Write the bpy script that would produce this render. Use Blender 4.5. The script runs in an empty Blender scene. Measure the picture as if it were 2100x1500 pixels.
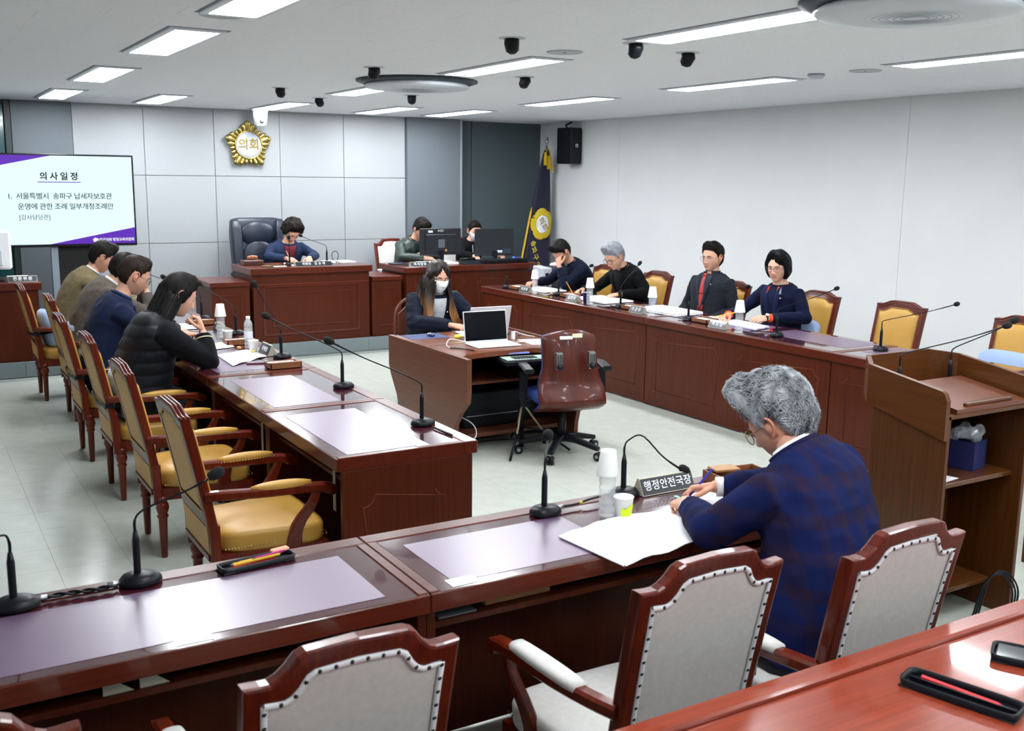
import bpy, bmesh, math, random
import numpy as np
from mathutils import Vector, Matrix, noise
R = math.radians
PI = math.pi
sc = bpy.context.scene
C = sc.collection
random.seed(7)
rng = np.random.default_rng(7)

# ------------------------------------------------------------ camera, world, exposure
def cam_matrix(yaw, pitch, roll, loc):
    F = Vector((math.sin(yaw)*math.cos(pitch), math.cos(yaw)*math.cos(pitch), -math.sin(pitch)))
    r = Vector((math.cos(yaw), -math.sin(yaw), 0)); u = r.cross(F)
    r2 = r*math.cos(roll)+u*math.sin(roll); u2 = -r*math.sin(roll)+u*math.cos(roll)
    m = Matrix((r2, u2, -F)).transposed().to_4x4(); m.translation = Vector(loc)
    return m
cd = bpy.data.cameras.new('camera'); cam = bpy.data.objects.new('camera', cd); C.objects.link(cam)
cam.matrix_world = cam_matrix(0.5388996, 0.17786358, 0.01135269, (0, 0, 1.95))
cd.sensor_width = 36; cd.lens = 36*2112.68/2100; cd.clip_start = .05
cd.dof.use_dof = True; cd.dof.focus_distance = 5.8; cd.dof.aperture_fstop = 6.3
sc.camera = cam
w = bpy.data.worlds.new('room_ambient'); sc.world = w; w.use_nodes = True
w.node_tree.nodes['Background'].inputs[0].default_value = (.75, .85, 1, 1)
w.node_tree.nodes['Background'].inputs[1].default_value = .05
sc.view_settings.view_transform = 'Standard'; sc.view_settings.look = 'None'
sc.view_settings.gamma = 1; sc.view_settings.use_curve_mapping = False
sc.view_settings.exposure = 0.0
LAMP = 44.0

# ------------------------------------------------------------ materials
def lin(h):
    h = h.lstrip('#'); o = []
    for i in (0, 2, 4):
        c = int(h[i:i+2], 16)/255
        o.append(c/12.92 if c <= .04045 else ((c+.055)/1.055)**2.4)
    return (*o, 1)
MATS = {}
def mat(name, col, rough=.5, metal=0, spec=.5, coat=0, bump=0, bscale=200, var=0, vscale=3, trans=0, emit=0, tint=False, aniso=None, sheen=0, ior=1.45, coatrough=.05, alpha=1):
    if name in MATS: return MATS[name]
    m = bpy.data.materials.new(name); m.use_nodes = True
    nt = m.node_tree; b = nt.nodes['Principled BSDF']; L = nt.links
    c = lin(col) if isinstance(col, str) else (*col[:3], 1)
    b.inputs['Base Color'].default_value = c
    b.inputs['Roughness'].default_value = rough; b.inputs['Metallic'].default_value = metal
    b.inputs['Specular IOR Level'].default_value = spec; b.inputs['Coat Weight'].default_value = coat
    b.inputs['Coat Roughness'].default_value = coatrough
    b.inputs['Transmission Weight'].default_value = trans; b.inputs['IOR'].default_value = ior
    b.inputs['Alpha'].default_value = alpha
    if sheen: b.inputs['Sheen Weight'].default_value = sheen
    if emit: b.inputs['Emission Color'].default_value = c; b.inputs['Emission Strength'].default_value = emit
    tc = nt.nodes.new('ShaderNodeTexCoord'); src = tc.outputs['Object']
    if aniso:
        mp = nt.nodes.new('ShaderNodeMapping'); mp.inputs['Scale'].default_value = aniso; L.new(src, mp.inputs[0]); src = mp.outputs[0]
    cur = None
    if var:
        n = nt.nodes.new('ShaderNodeTexNoise'); n.inputs['Scale'].default_value = vscale; n.inputs['Detail'].default_value = 4; L.new(src, n.inputs['Vector'])
        rp = nt.nodes.new('ShaderNodeMapRange'); rp.inputs[1].default_value = .3; rp.inputs[2].default_value = .7
        rp.inputs[3].default_value = 1-var; rp.inputs[4].default_value = 1+var; L.new(n.outputs[0], rp.inputs[0])
        mx = nt.nodes.new('ShaderNodeVectorMath'); mx.operation = 'SCALE'; mx.inputs[0].default_value = c[:3]; L.new(rp.outputs[0], mx.inputs['Scale'])
        cur = mx.outputs[0]
    if tint:
        at = nt.nodes.new('ShaderNodeAttribute'); at.attribute_name = 'tint'
        mm = nt.nodes.new('ShaderNodeVectorMath'); mm.operation = 'MULTIPLY'
        if cur: L.new(cur, mm.inputs[0])
        else: mm.inputs[0].default_value = c[:3]
        L.new(at.outputs['Vector'], mm.inputs[1]); cur = mm.outputs[0]
    if cur: L.new(cur, b.inputs['Base Color'])
    if bump:
        n2 = nt.nodes.new('ShaderNodeTexNoise'); n2.inputs['Scale'].default_value = bscale; n2.inputs['Detail'].default_value = 3; L.new(src, n2.inputs['Vector'])
        bp = nt.nodes.new('ShaderNodeBump'); bp.inputs['Strength'].default_value = bump; bp.inputs['Distance'].default_value = .002
        L.new(n2.outputs[0], bp.inputs['Height']); L.new(bp.outputs[0], b.inputs['Normal'])
    MATS[name] = m
    return m
def wood(name, c1, c2, axis='z', rough=.3, coat=.4, sc_=1.0, coatrough=.06, spec=.3):
    if name in MATS: return MATS[name]
    m = bpy.data.materials.new(name); m.use_nodes = True
    nt = m.node_tree; b = nt.nodes['Principled BSDF']; L = nt.links
    b.inputs['Roughness'].default_value = rough; b.inputs['Coat Weight'].default_value = coat; b.inputs['Coat Roughness'].default_value = coatrough; b.inputs['Specular IOR Level'].default_value = spec
    tc = nt.nodes.new('ShaderNodeTexCoord'); mp = nt.nodes.new('ShaderNodeMapping')
    s = [30*sc_]*3; s['xyz'.index(axis)] = 1.1*sc_; mp.inputs['Scale'].default_value = s
    L.new(tc.outputs['Object'], mp.inputs[0])
    n = nt.nodes.new('ShaderNodeTexNoise'); n.inputs['Scale'].default_value = 2.2; n.inputs['Detail'].default_value = 6; n.inputs['Distortion'].default_value = .6
    L.new(mp.outputs[0], n.inputs['Vector'])
    n3 = nt.nodes.new('ShaderNodeTexNoise'); n3.inputs['Scale'].default_value = 1.4; n3.inputs['Detail'].default_value = 2; L.new(tc.outputs['Object'], n3.inputs['Vector'])
    ad = nt.nodes.new('ShaderNodeMath'); ad.operation = 'MULTIPLY_ADD'; ad.inputs[1].default_value = .65; L.new(n.outputs[0], ad.inputs[0])
    ml = nt.nodes.new('ShaderNodeMath'); ml.operation = 'MULTIPLY'; ml.inputs[1].default_value = .35; L.new(n3.outputs[0], ml.inputs[0]); L.new(ml.outputs[0], ad.inputs[2])
    rp = nt.nodes.new('ShaderNodeValToRGB'); rp.color_ramp.elements[0].position = .36; rp.color_ramp.elements[1].position = .64
    rp.color_ramp.elements[0].color = lin(c2); rp.color_ramp.elements[1].color = lin(c1)
    L.new(ad.outputs[0], rp.inputs[0]); L.new(rp.outputs[0], b.inputs['Base Color'])
    MATS[name] = m
    return m
MAH = wood('mahogany_vertical', '#51200e', '#421809', 'z', .4, .08, spec=.18)
MAHX = wood('mahogany_along_x', '#5a2212', '#4a190c', 'x', .3, .35)
MAHY = wood('mahogany_along_y', '#5a2212', '#4a190c', 'y', .3, .35)
CHW = wood('chair_wood', '#6a230f', '#4a1407', 'z', .28, .22, spec=.3)
CHO = wood('near_desk_wood', '#923c26', '#7c301d', 'x', .24, .5, .7)
STW = wood('staff_desk_wood', '#683b27', '#56301f', 'y', .38, .15)
LEW = wood('lectern_wood', '#57300f', '#44240b', 'z', .36, .12)
LEWX = wood('lectern_wood_flat', '#5f3617', '#4b290f', 'x', .32, .3)
DARK = mat('plain_black', '#0c0b0d', .6)  # plain black of trim, vents, slots and keys
INK = mat('black_plastic', '#101218', .38, spec=.25)
FOAM = mat('mic_foam', '#111215', .95, bump=.6, bscale=900)
STEEL = mat('brushed_metal', '#b9bcc0', .3, 1)
GOLDM = mat('gold_metal', '#b5a15c', .25, 1)
BRASS = mat('brass_nail', '#b8a070', .3, 1)
IRON = mat('dark_nail', '#3a3733', .35, 1)
PAPER = mat('white_paper', '#f4f6fa', .7, var=.02, vscale=5)
WHITE = mat('white_plastic', '#eef0f3', .4)
CUPM = mat('paper_cup_white', '#f1f1ee', .6)
GREYF = mat('grey_fabric', '#cbcac6', .9, spec=.1, bump=.5, bscale=700, var=.05, vscale=60, sheen=.2)
PIPE = mat('pale_piping', '#dfe3e6', .6)
LEATH = mat('gold_leather', '#b4893c', .38, bump=.25, bscale=350, var=.08, vscale=4)
LEATB = mat('tan_leather_back', '#ba9050', .5, bump=.2, bscale=350, var=.05, vscale=4)
BLUEC = mat('blue_cushion', '#8fa6cb', .85, bump=.3, bscale=500, sheen=.2)
GLASSTOP = mat('desk_glass_top', '#451a24', .12, spec=.6, coat=1, coatrough=.03)
MATPAD = mat('lavender_desk_mat', '#644d68', .36, spec=.8, coat=.6, coatrough=.26)
CLEAR = mat('clear_plastic', '#eef3f6', .08, spec=1, alpha=.30)
LENS = mat('spectacle_lens', '#c8d0d8', .03, spec=.5, alpha=.05)

# ------------------------------------------------------------ mesh builder
def V(*a): return np.array(a, float)
def unit(v):
    v = np.asarray(v, float); n = np.linalg.norm(v); return v/n if n > 1e-12 else v
def bez(pts, n=16):
    """Catmull-Rom through points"""
    P = [np.asarray(p, float) for p in pts]
    if len(P) < 3: return [P[0]+(P[-1]-P[0])*i/(n-1) for i in range(n)]
    P = [2*P[0]-P[1]]+P+[2*P[-1]-P[-2]]; out = []; seg = len(P)-3
    for i in range(n):
        t = i/(n-1)*seg; k = min(int(t), seg-1); u = t-k; a, b, c, d = P[k:k+4]
        out.append(.5*((2*b)+(-a+c)*u+(2*a-5*b+4*c-d)*u*u+(-a+3*b-3*c+d)*u**3))
    return out
class M:
    def __init__(s): s.v = []; s.f = []; s.mi = []; s.sm = []; s.t = []
    def add(s, vs, fs, mi=0, smooth=False, tint=(1, 1, 1)):
        o = len(s.v); s.v += [tuple(map(float, p)) for p in vs]; s.f += [tuple(i+o for i in f) for f in fs]
        s.mi += [mi]*len(fs); s.sm += [smooth]*len(fs)
        if isinstance(tint, np.ndarray): s.t += [tuple(x) for x in tint]
        else: s.t += [tint]*len(vs)
        return s
    def box(s, lo, hi, b=0, mi=0, mtx=None):
        lo = np.minimum(lo, hi) if True else lo; hi2 = np.maximum(np.asarray(lo, float), np.asarray(hi, float)); lo = np.asarray(lo, float)
        c = (lo+hi2)/2; h = (hi2-lo)/2; b = min(b, *(h*.98))
        vs = []; fs = []
        if b <= 0:
            for x in (-1, 1):
                for y in (-1, 1):
                    for z in (-1, 1): vs.append(c+h*(x, y, z))
            fs = [(0, 1, 3, 2), (4, 6, 7, 5), (0, 4, 5, 1), (2, 3, 7, 6), (0, 2, 6, 4), (1, 5, 7, 3)]
        else:
            idx = {}
            for x in (-1, 1):
                for y in (-1, 1):
                    for z in (-1, 1):
                        for a in range(3):
                            q = h*(x, y, z)-V(*(0 if k == a else b*(x, y, z)[k] for k in range(3))); idx[(x, y, z, a)] = len(vs); vs.append(c+q)
            for a in range(3):
                o1, o2 = [k for k in range(3) if k != a]
                for sgn in (-1, 1):
                    q = []
                    for p, r in ((-1, -1), (1, -1), (1, 1), (-1, 1)):
                        k = [0, 0, 0]; k[a] = sgn; k[o1] = p; k[o2] = r; q.append(idx[(*k, a)])
                    fs.append(q)
            for a in range(3):
                o1, o2 = [k for k in range(3) if k != a]
                for p in (-1, 1):
                    for r in (-1, 1):
                        k1 = [0, 0, 0]; k1[a] = -1; k1[o1] = p; k1[o2] = r; k2 = list(k1); k2[a] = 1
                        fs.append((idx[(*k1, o1)], idx[(*k2, o1)], idx[(*k2, o2)], idx[(*k1, o2)]))
            for x in (-1, 1):
                for y in (-1, 1):
                    for z in (-1, 1): fs.append(tuple(idx[(x, y, z, a)] for a in range(3)))
        if mtx is not None: vs = [tuple(mtx @ Vector(p)) for p in vs]
        return s.add(vs, fs, mi)
    def loft(s, rings, cap=True, mi=0, smooth=True, closed=True, tint=(1, 1, 1)):
        n = len(rings[0]); vs = [p for r in rings for p in r]; fs = []
        for i in range(len(rings)-1):
            for j in range(n if closed else n-1):
                k = (j+1) % n; fs.append((i*n+j, i*n+k, (i+1)*n+k, (i+1)*n+j))
        if cap and closed: fs.append(tuple(range(n))[::-1]); fs.append(tuple(range((len(rings)-1)*n, len(rings)*n)))
        return s.add(vs, fs, mi, smooth, tint)
    def tube(s, path, r, n=8, mi=0, cap=True, smooth=True, flat=1.0, up=None, tint=(1, 1, 1), roundcap=False):
        P = [np.asarray(p, float) for p in path]; k = len(P)
        rr = list(r) if hasattr(r, '__len__') else [r]*k
        T = [unit(P[min(i+1, k-1)]-P[max(i-1, 0)]) for i in range(k)]
        u = np.asarray(up, float) if up is not None else (V(0, 0, 1) if abs(T[0][2]) < .9 else V(1, 0, 0))
        u = unit(u-T[0]*np.dot(u, T[0])); rings = []
        if roundcap:
            P = [P[0]-T[0]*rr[0]*.9, P[0]-T[0]*rr[0]*.55]+P+[P[-1]+T[-1]*rr[-1]*.55, P[-1]+T[-1]*rr[-1]*.9]
            T = [T[0], T[0]]+T+[T[-1], T[-1]]; rr = [rr[0]*.35, rr[0]*.8]+rr+[rr[-1]*.8, rr[-1]*.35]
        for p, t, q in zip(P, T, rr):
            u = unit(u-t*np.dot(u, t)); w_ = np.cross(t, u)
            rings.append([p+u*q*math.cos(a)*flat+w_*q*math.sin(a) for a in [2*PI*i/n for i in range(n)]])
        return s.loft(rings, cap, mi, smooth, True, tint)
    def bar(s, path, w_, h, mi=0, up=(0, 0, 1), ch=.12):
        """rectangular sweep: w_ sideways, h along up, chamfered"""
        P = [np.asarray(p, float) for p in path]; k = len(P)
        ww = w_ if hasattr(w_, '__len__') else [w_]*k; hh = h if hasattr(h, '__len__') else [h]*k; rings = []
        for i in range(k):
            t = unit(P[min(i+1, k-1)]-P[max(i-1, 0)]); u = np.asarray(up, float); u = unit(u-t*np.dot(u, t)); q = np.cross(t, u)
            a, b = ww[i]/2, hh[i]/2; c = min(a, b)*2*ch
            rings.append([P[i]+q*x+u*y for x, y in ((a-c, b), (a, b-c), (a, -b+c), (a-c, -b), (-a+c, -b), (-a, -b+c), (-a, b-c), (-a+c, b))])
        return s.loft(rings, True, mi, False)
    def lathe(s, prof, c=(0, 0, 0), n=16, mi=0, smooth=True, cap=True, axis=None):
        rings = []
        if axis is None: X, Y, Z = V(1, 0, 0), V(0, 1, 0), V(0, 0, 1)
        else:
            Z = unit(axis); X = unit(np.cross(V(0, 0, 1) if abs(Z[2]) < .9 else V(1, 0, 0), Z)); Y = np.cross(Z, X)
        c = np.asarray(c, float)
        for r, z in prof: rings.append([c+X*r*math.cos(2*PI*i/n)+Y*r*math.sin(2*PI*i/n)+Z*z for i in range(n)])
        return s.loft(rings, cap, mi, smooth)
    def ball(s, c, r, n=16, m=10, mi=0, tint=(1, 1, 1), rot=None):
        r = (r, r, r) if not hasattr(r, '__len__') else r; rings = []
        for j in range(1, m):
            e = -PI/2+PI*j/m; rings.append([V(r[0]*math.cos(e)*math.cos(a), r[1]*math.cos(e)*math.sin(a), r[2]*math.sin(e)) for a in [2*PI*i/n for i in range(n)]])
        if rot is not None: rings = [[rot@p for p in q] for q in rings]
        rings = [[np.asarray(c)+p for p in q] for q in rings]
        return s.loft(rings, True, mi, True, True, tint)
    def prism(s, poly, a, b, axis=2, mi=0, smooth=False):
        """poly of 2D points extruded along axis from a to b"""
        def p3(p, h):
            q = list(p); q.insert(axis, h); return q
        n = len(poly); vs = [p3(p, a) for p in poly]+[p3(p, b) for p in poly]
        fs = [tuple(range(n))[::-1], tuple(range(n, 2*n))]+[(i, (i+1) % n, (i+1) % n+n, i+n) for i in range(n)]
        return s.add(vs, fs, mi, smooth)
    def xf(s, m):
        s.v = [tuple(m @ Vector(p)) for p in s.v]; return s
    def join(s, o, mi=0):
        k = len(s.v); s.v += o.v; s.f += [tuple(i+k for i in f) for f in o.f]; s.mi += [x+mi for x in o.mi]; s.sm += o.sm; s.t += o.t; return s
    def mesh(s, name, mats, tint=False):
        me = bpy.data.meshes.new(name); me.from_pydata(s.v, [], s.f)
        bm = bmesh.new(); bm.from_mesh(me); bmesh.ops.recalc_face_normals(bm, faces=bm.faces); bm.to_mesh(me); bm.free()
        for m_ in (mats if isinstance(mats, (list, tuple)) else [mats]): me.materials.append(m_)
        me.polygons.foreach_set('material_index', s.mi); me.polygons.foreach_set('use_smooth', s.sm)
        if tint: set_tint(me, np.array(s.t))
        me.update(); return me
    def build(s, name, mats, parent=None, loc=None, rotz=0, tint=False):
        o = bpy.data.objects.new(name, s.mesh(name, mats, tint)); C.objects.link(o); o.parent = parent
        if loc is not None: o.location = loc
        if rotz: o.rotation_euler.z = rotz
        return o
def set_tint(me, arr):
    a = me.color_attributes.new('tint', 'FLOAT_COLOR', 'POINT')
    a.data.foreach_set('color', np.hstack([arr, np.ones((len(arr), 1))]).astype(np.float32).ravel())
def tag(o, label=None, cat=None, group=None, kind=None):
    if label: o['label'] = label
    if cat: o['category'] = cat
    if group: o['group'] = group
    if kind: o['kind'] = kind
    return o
def thing(name, label, cat, loc=(0, 0, 0), rotz=0, group=None):
    o = bpy.data.objects.new(name, None); C.objects.link(o); o.location = loc; o.rotation_euler.z = rotz; o.empty_display_size = .1
    return tag(o, label, cat, group)
def copy_tree(o, parent=None):
    c = o.copy(); C.objects.link(c); c.parent = parent
    for ch in list(o.children): copy_tree(ch, c)
    return c
def dup(o, loc, rotz=0, label=None, group=None):
    c = copy_tree(o); c.location = loc; c.rotation_euler.z = rotz
    if label: c['label'] = label
    if group: c['group'] = group
    return c
def struct(o): o['kind'] = 'structure'; return o
def ev_mesh(o, name):
    bpy.context.view_layer.update()
    dg = bpy.context.evaluated_depsgraph_get(); return bpy.data.meshes.new_from_object(o.evaluated_get(dg))
def text(s, size, material, parent, mtx, name='lettering', extrude=.0008, bold=.0, align='CENTER', spacing=1.0):
    """flat lettering as a mesh, placed by a 4x4 matrix (text plane x right, y up)"""
    cu = bpy.data.curves.new('t', 'FONT'); cu.body = s; cu.size = size; cu.extrude = extrude; cu.offset = bold; cu.align_x = align; cu.align_y = 'CENTER'
    cu.space_character = spacing; cu.resolution_u = 3
    o = bpy.data.objects.new('t', cu); C.objects.link(o); me = ev_mesh(o, name); bpy.data.objects.remove(o); bpy.data.curves.remove(cu)
    me.name = name; me.materials.clear(); me.materials.append(material)
    t = bpy.data.objects.new(name, me); C.objects.link(t); t.parent = parent; t.matrix_local = mtx
    return t
def frame(o, x, y, z=None):
    x = Vector(x).normalized(); y = Vector(y).normalized(); z = x.cross(y)
    m = Matrix((x, y, z)).transposed().to_4x4(); m.translation = Vector(o); return m
def voxel(m, vs, smooth=4, name='r'):
    """merge the builder's overlapping lofts into one continuous skin; returns numpy verts, faces"""
    o = bpy.data.objects.new('r', m.mesh('r', [])); C.objects.link(o)
    md = o.modifiers.new('r', 'REMESH'); md.mode = 'VOXEL'; md.voxel_size = vs; md.adaptivity = 0
    if smooth:
        s2 = o.modifiers.new('s', 'SMOOTH'); s2.iterations = smooth; s2.factor = .5
    me = ev_mesh(o, 'r'); bpy.data.objects.remove(o)
    v = np.empty(len(me.vertices)*3, np.float32); me.vertices.foreach_get('co', v); v = v.reshape(-1, 3).astype(float)
    nn = np.empty(len(me.vertices)*3, np.float32); me.vertices.foreach_get('normal', nn); nn = nn.reshape(-1, 3).astype(float)
    f = [tuple(p.vertices) for p in me.polygons]; bpy.data.meshes.remove(me)
    return v, f, nn
# ------------------------------------------------------------ room shell
XR, YB, YB2, ZC = 8.12, 12.62, 12.86, 2.75
XL, YF = -2.6, -3.2
CEILM = mat('ceiling_board', '#eef1f5', .85, bump=.5, bscale=90, var=.03, vscale=40)
WALLM = mat('wall_paint', '#e0e2e3', .75, var=.02, vscale=2)
WPAN = mat('wall_panel_pale', '#9ca0a3', .55, var=.03, vscale=60, bump=.15, bscale=300)
WGREY = mat('wall_panel_grey', '#636b71', .6, var=.06, vscale=120)
WDARK = mat('wall_panel_slate', '#4c595e', .6, var=.06, vscale=120)
TEAL = mat('teal_glass', '#1f4d52', .1, spec=.7, coat=.6)
FLOORM = mat('vinyl_tile', '#b4b9b0', .3, spec=.4, var=.07, vscale=9, coat=.2, coatrough=.12)
JOINT = mat('joint_grey', '#6f7579', .8)
STONE = mat('grey_granite', '#7a8588', .35, var=.15, vscale=160)
fl = struct(M().box((XL-.2, YF-.2, -.1), (XR+.2, YB2+.2, -.004)).build('floor', mat('floor_grout', '#8f9691', .7)))
tile_mesh = {}
TS = .334
cells = []
ix0 = int((XL)/TS)-1
for i in range(ix0, int(XR/TS)+1):
    for j in range(int(YF/TS)-1, int(10.92/TS)+1):
        x = .57+TS*i; y = .04+TS*j
        if x+TS > XR or x < XL or y+TS > 10.95 or y < YF: continue
        cells.append((x, y))
def vis(c):  # tiles the camera sees: the left aisle and the well between the desks
    x, y = c
    return (-.2 < x < 1.05 and 3.4 < y) or (2.2 < x < 5.45 and 3.2 < y < 10.8) or (4.2 < x < 6 and 2.6 < y < 4.0)
visc = sorted([c for c in cells if vis(c)], key=lambda c: c[0]**2+c[1]**2)
near, far = visc[:300], visc[300:]+[c for c in cells if not vis(c)]
tm = M().box((.0007, .0007, -.006), (TS-.0007, TS-.0007, 0)).mesh('floor_tile', FLOORM)
for x, y in near:
    o = bpy.data.objects.new('floor_tile', tm); C.objects.link(o); o.parent = fl; o.location = (x, y, 0)
m = M()
for x, y in far: m.box((x+.0007, y+.0007, -.006), (x+TS-.0007, y+TS-.0007, 0))
tag(m.build('floor_tiles', FLOORM, fl), kind='stuff')

ce = struct(M().box((XL-.2, YF-.2, ZC+.004), (XR+.2, YB2+.2, ZC+.2)).build('ceiling', mat('ceiling_backing', '#8d939a', .9)))
m = M(); y = YF; k = 0
while y < YB2:
    x = XL - (0 if k % 2 else .3)
    while x < XR: m.box((x+.0008, y+.0008, ZC), (min(x+.6, XR)-.0008, y+.3-.0008, ZC+.008)); x += .6
    y += .3; k += 1
tag(m.build('ceiling_boards', CEILM, ce), kind='stuff')

wb = struct(M().box((XL, YB+.02, 0), (6.69, YB2+.3, ZC+.05)).box((6.69, YB2+.02, 0), (XR+.2, YB2+.3, ZC+.05)).build('wall_back', JOINT))
wr = struct(M().box((XR+.02, YF, 0), (XR+.2, YB2, ZC+.05)).build('wall_right', JOINT))
for a, b_ in ((YF, 2.0), (2.0, 6.5), (6.5, 10.95), (10.95, YB2)): M().box((XR, a+.0015, .0), (XR+.025, b_-.0015, ZC), .001).build('wall_panel', WALLM, wr)
struct(M().box((XL-.2, YF, 0), (XL, YB2, ZC+.05)).build('wall_left', WALLM))
struct(M().box((XL, YF-.2, 0), (XR, YF, ZC+.05)).build('wall_front', WALLM))
jx = [1.8, 2.565, 3.37, 4.175, 5.01, 5.87]
jz = [.3, 1.172, 1.962, 2.752]
for i in range(5):
    z0 = 0
    for z1 in jz: M().box((jx[i]+.003, YB-.002, z0+.003), (jx[i+1]-.003, YB+.022, z1-.003), .0015).build('wall_panel', WPAN, wb); z0 = z1
M().box((5.873, YB-.06, 0), (6.655, YB+.02, ZC), .002).build('wall_panel', WGREY, wb)
M().box((6.658, YB-.06, 0), (6.69, YB2+.02, ZC), .002).build('trim_strip', mat('trim_grey', '#8f999e', .5), wb)
M().box((6.70, YB2-.002, 0), (6.985, YB2+.022, ZC), .002).build('wall_panel', WDARK, wb)
M().box((6.995, YB2-.002, 0), (XR, YB2+.022, ZC), .002).build('wall_panel', WDARK, wb)
M().box((1.185, YB-.03, 0), (1.795, YB+.02, ZC), .002).build('wall_panel', WGREY, wb)
M().box((1.12, YB-.03, 0), (1.178, YB+.02, ZC), .002).build('trim_strip', mat('trim_dark', '#2c3738', .4), wb)
M().box((1.178, YB-.02, 0), (1.185, YB+.02, ZC)).build('trim_strip', DARK, wb)
struct(M().box((-1.2, YB-.01, 0), (1.11, YB+.02, ZC-.06), .002).build('window_1', TEAL))
M().box((XL, YB-.01, 0), (-1.21, YB+.02, ZC), .002).build('wall_panel', WGREY, wb)
# dais
da = struct(M().box((XL, 10.945, 0), (XR, YB2, .148)).build('floor_dais', mat('dais_carpet', '#4a5157', .9)))
x = XL
while x < XR: M().box((x+.001, 10.92, .0), (min(x+1.2, XR)-.001, 10.948, .153), .003).build('riser_slab', STONE, da); x += 1.2
# ------------------------------------------------------------ ceiling lights
LITM = mat('lit_diffuser', (1.0, 1.0, 1.0), .5, emit=LAMP); 
nt = LITM.node_tree; nt.nodes['Principled BSDF'].inputs['Emission Color'].default_value = (.93, .965, 1, 1)
FRAMEM = mat('light_frame', '#dfe4ea', .4)
def lamp_proto():
    t = thing('ceiling_light', 'x', 'ceiling light')
    M().box((-.155, -.68, -.012), (-.118, .68, .004), .004).box((.118, -.68, -.012), (.155, .68, .004), .004).box((-.118, -.68, -.012), (.118, -.64, .004), .004).box((-.118, .64, -.012), (.118, .68, .004), .004).build('frame', FRAMEM, t)
    M().box((-.118, -.64, -.011), (.118, .64, -.001), .004).build('diffuser', LITM, t)
    M().box((-.172, -.70, -.0015), (-.156, .70, .003)).box((.156, -.70, -.0015), (.172, .70, .003)).box((-.156, .682, -.0015), (.156, .70, .003)).box((-.156, -.70, -.0015), (.156, -.682, .003)).build('shadow_gap', mat('gap_grey', '#7e858e', .8), t)
    return t
lp = lamp_proto()
rows = {4.24: 'in the row nearest the camera', 6.62: 'in the second row from the front', 9.0: 'in the third row, towards the podium', 11.4: 'in the last row, close to the back wall'}
cols = {1.53: 'left', 3.83: 'middle', 6.0: 'right'}
first = True
spots = [(x, y, 'bright rectangular ceiling light, %s line, %s' % (cn, rn)) for x, cn in cols.items() for y, rn in rows.items() if (x, y) != (3.83, 11.4)]
spots += [(2.52, 11.45, 'ceiling light between the left and middle lines, above the council emblem wall'), (3.86, 11.62, 'ceiling light just behind the white dome camera by the emblem'),
          (5.10, 11.5, 'ceiling light by the back wall between the middle and right lines')]
spots += [(x, y, 'ceiling light out of the photograph, %s line, %s the camera' % (cols[x], 'above' if y > 0 else 'behind')) for x in (1.53, 3.83, 6.0) for y in (1.86, -.5)]
for x, y, lb in spots:
    yy = 4.66 if (x, y) == (1.53, 4.24) else y
    if first: lp.location = (x, yy, ZC); lp['label'] = lb; lp['group'] = 'ceiling lights'; first = False
    else: dup(lp, (x, yy, ZC), 0, lb, 'ceiling lights')
# adjustable black spotlights
def spot_proto():
    t = thing('ceiling_spotlight', 'x', 'spotlight')
    M().lathe([(.02, -.004), (.075, -.004), (.078, 0), (.02, 0)], n=20).build('trim_ring', mat('ring_pale', '#c4c9cf', .5), t)
    M().tube([(0, 0, .0), (-.004, -.004, -.03), (.01, .01, -.068), (.014, .014, -.085)], [.042, .044, .038, .018], 14).build('shade', INK, t)
    return t
sp = spot_proto()
S = [(3.12, 5.26, 'black ceiling spotlight nearest the camera on the left line'), (3.82, 5.02, 'black spotlight under the near end of the long middle ceiling light'), (4.36, 5.19, 'black ceiling spotlight right of the long middle ceiling light'),
     (4.35, 7.13, 'black spotlight right of the round air conditioner'), (3.10, 7.19, 'black spotlight just left of the round air conditioner'), (4.40, 9.30, 'black spotlight beyond the round air conditioner'),
     (3.10, 9.31, 'black spotlight left of the middle lights, in the third row'), (3.81, 10.23, 'black spotlight in front of the white dome camera')]
for i, (x, y, lb) in enumerate(S):
    if i == 0: sp.location = (x, y, ZC); sp['label'] = lb; sp['group'] = 'black ceiling spotlights'
    else: dup(sp, (x, y, ZC), i*.7, lb, 'black ceiling spotlights')
# round air conditioners
def aircon(x, y, lb, grille=False):
    t = thing('air_conditioner', lb, 'air conditioner', (x, y, ZC-.003), 0, 'round ceiling air conditioners')
    M().lathe([(.30, 0), (.50, 0), (.50, -.012), (.44, -.03), (.30, -.03)], n=48).build('recess_ring', mat('ac_slate', '#2b3740', .5), t)
    M().lathe([(.05, -.02), (.40, -.02), (.435, -.045), (.42, -.062), (.30, -.075), (.0, -.08)], n=48).build('cover_disc', mat('ac_white', '#ccd3d9', .45), t)
    g = M()
    for r in np.linspace(.06, .36, 11):
        z = -.0795+.004*(r/.36)**2*4-.001
        P = [(r*math.cos(a), r*math.sin(a), z) for a in np.linspace(0, 2*PI, 40)]; g.tube(P, .0022, 4)
    g.build('grille', mat('grille_grey', '#a9b6bd', .5), t)
aircon(3.80, 7.93, 'round flush air conditioner above the middle of the room')
aircon(3.92, 3.15, 'round air conditioner cut off by the top edge of the picture')
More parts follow.
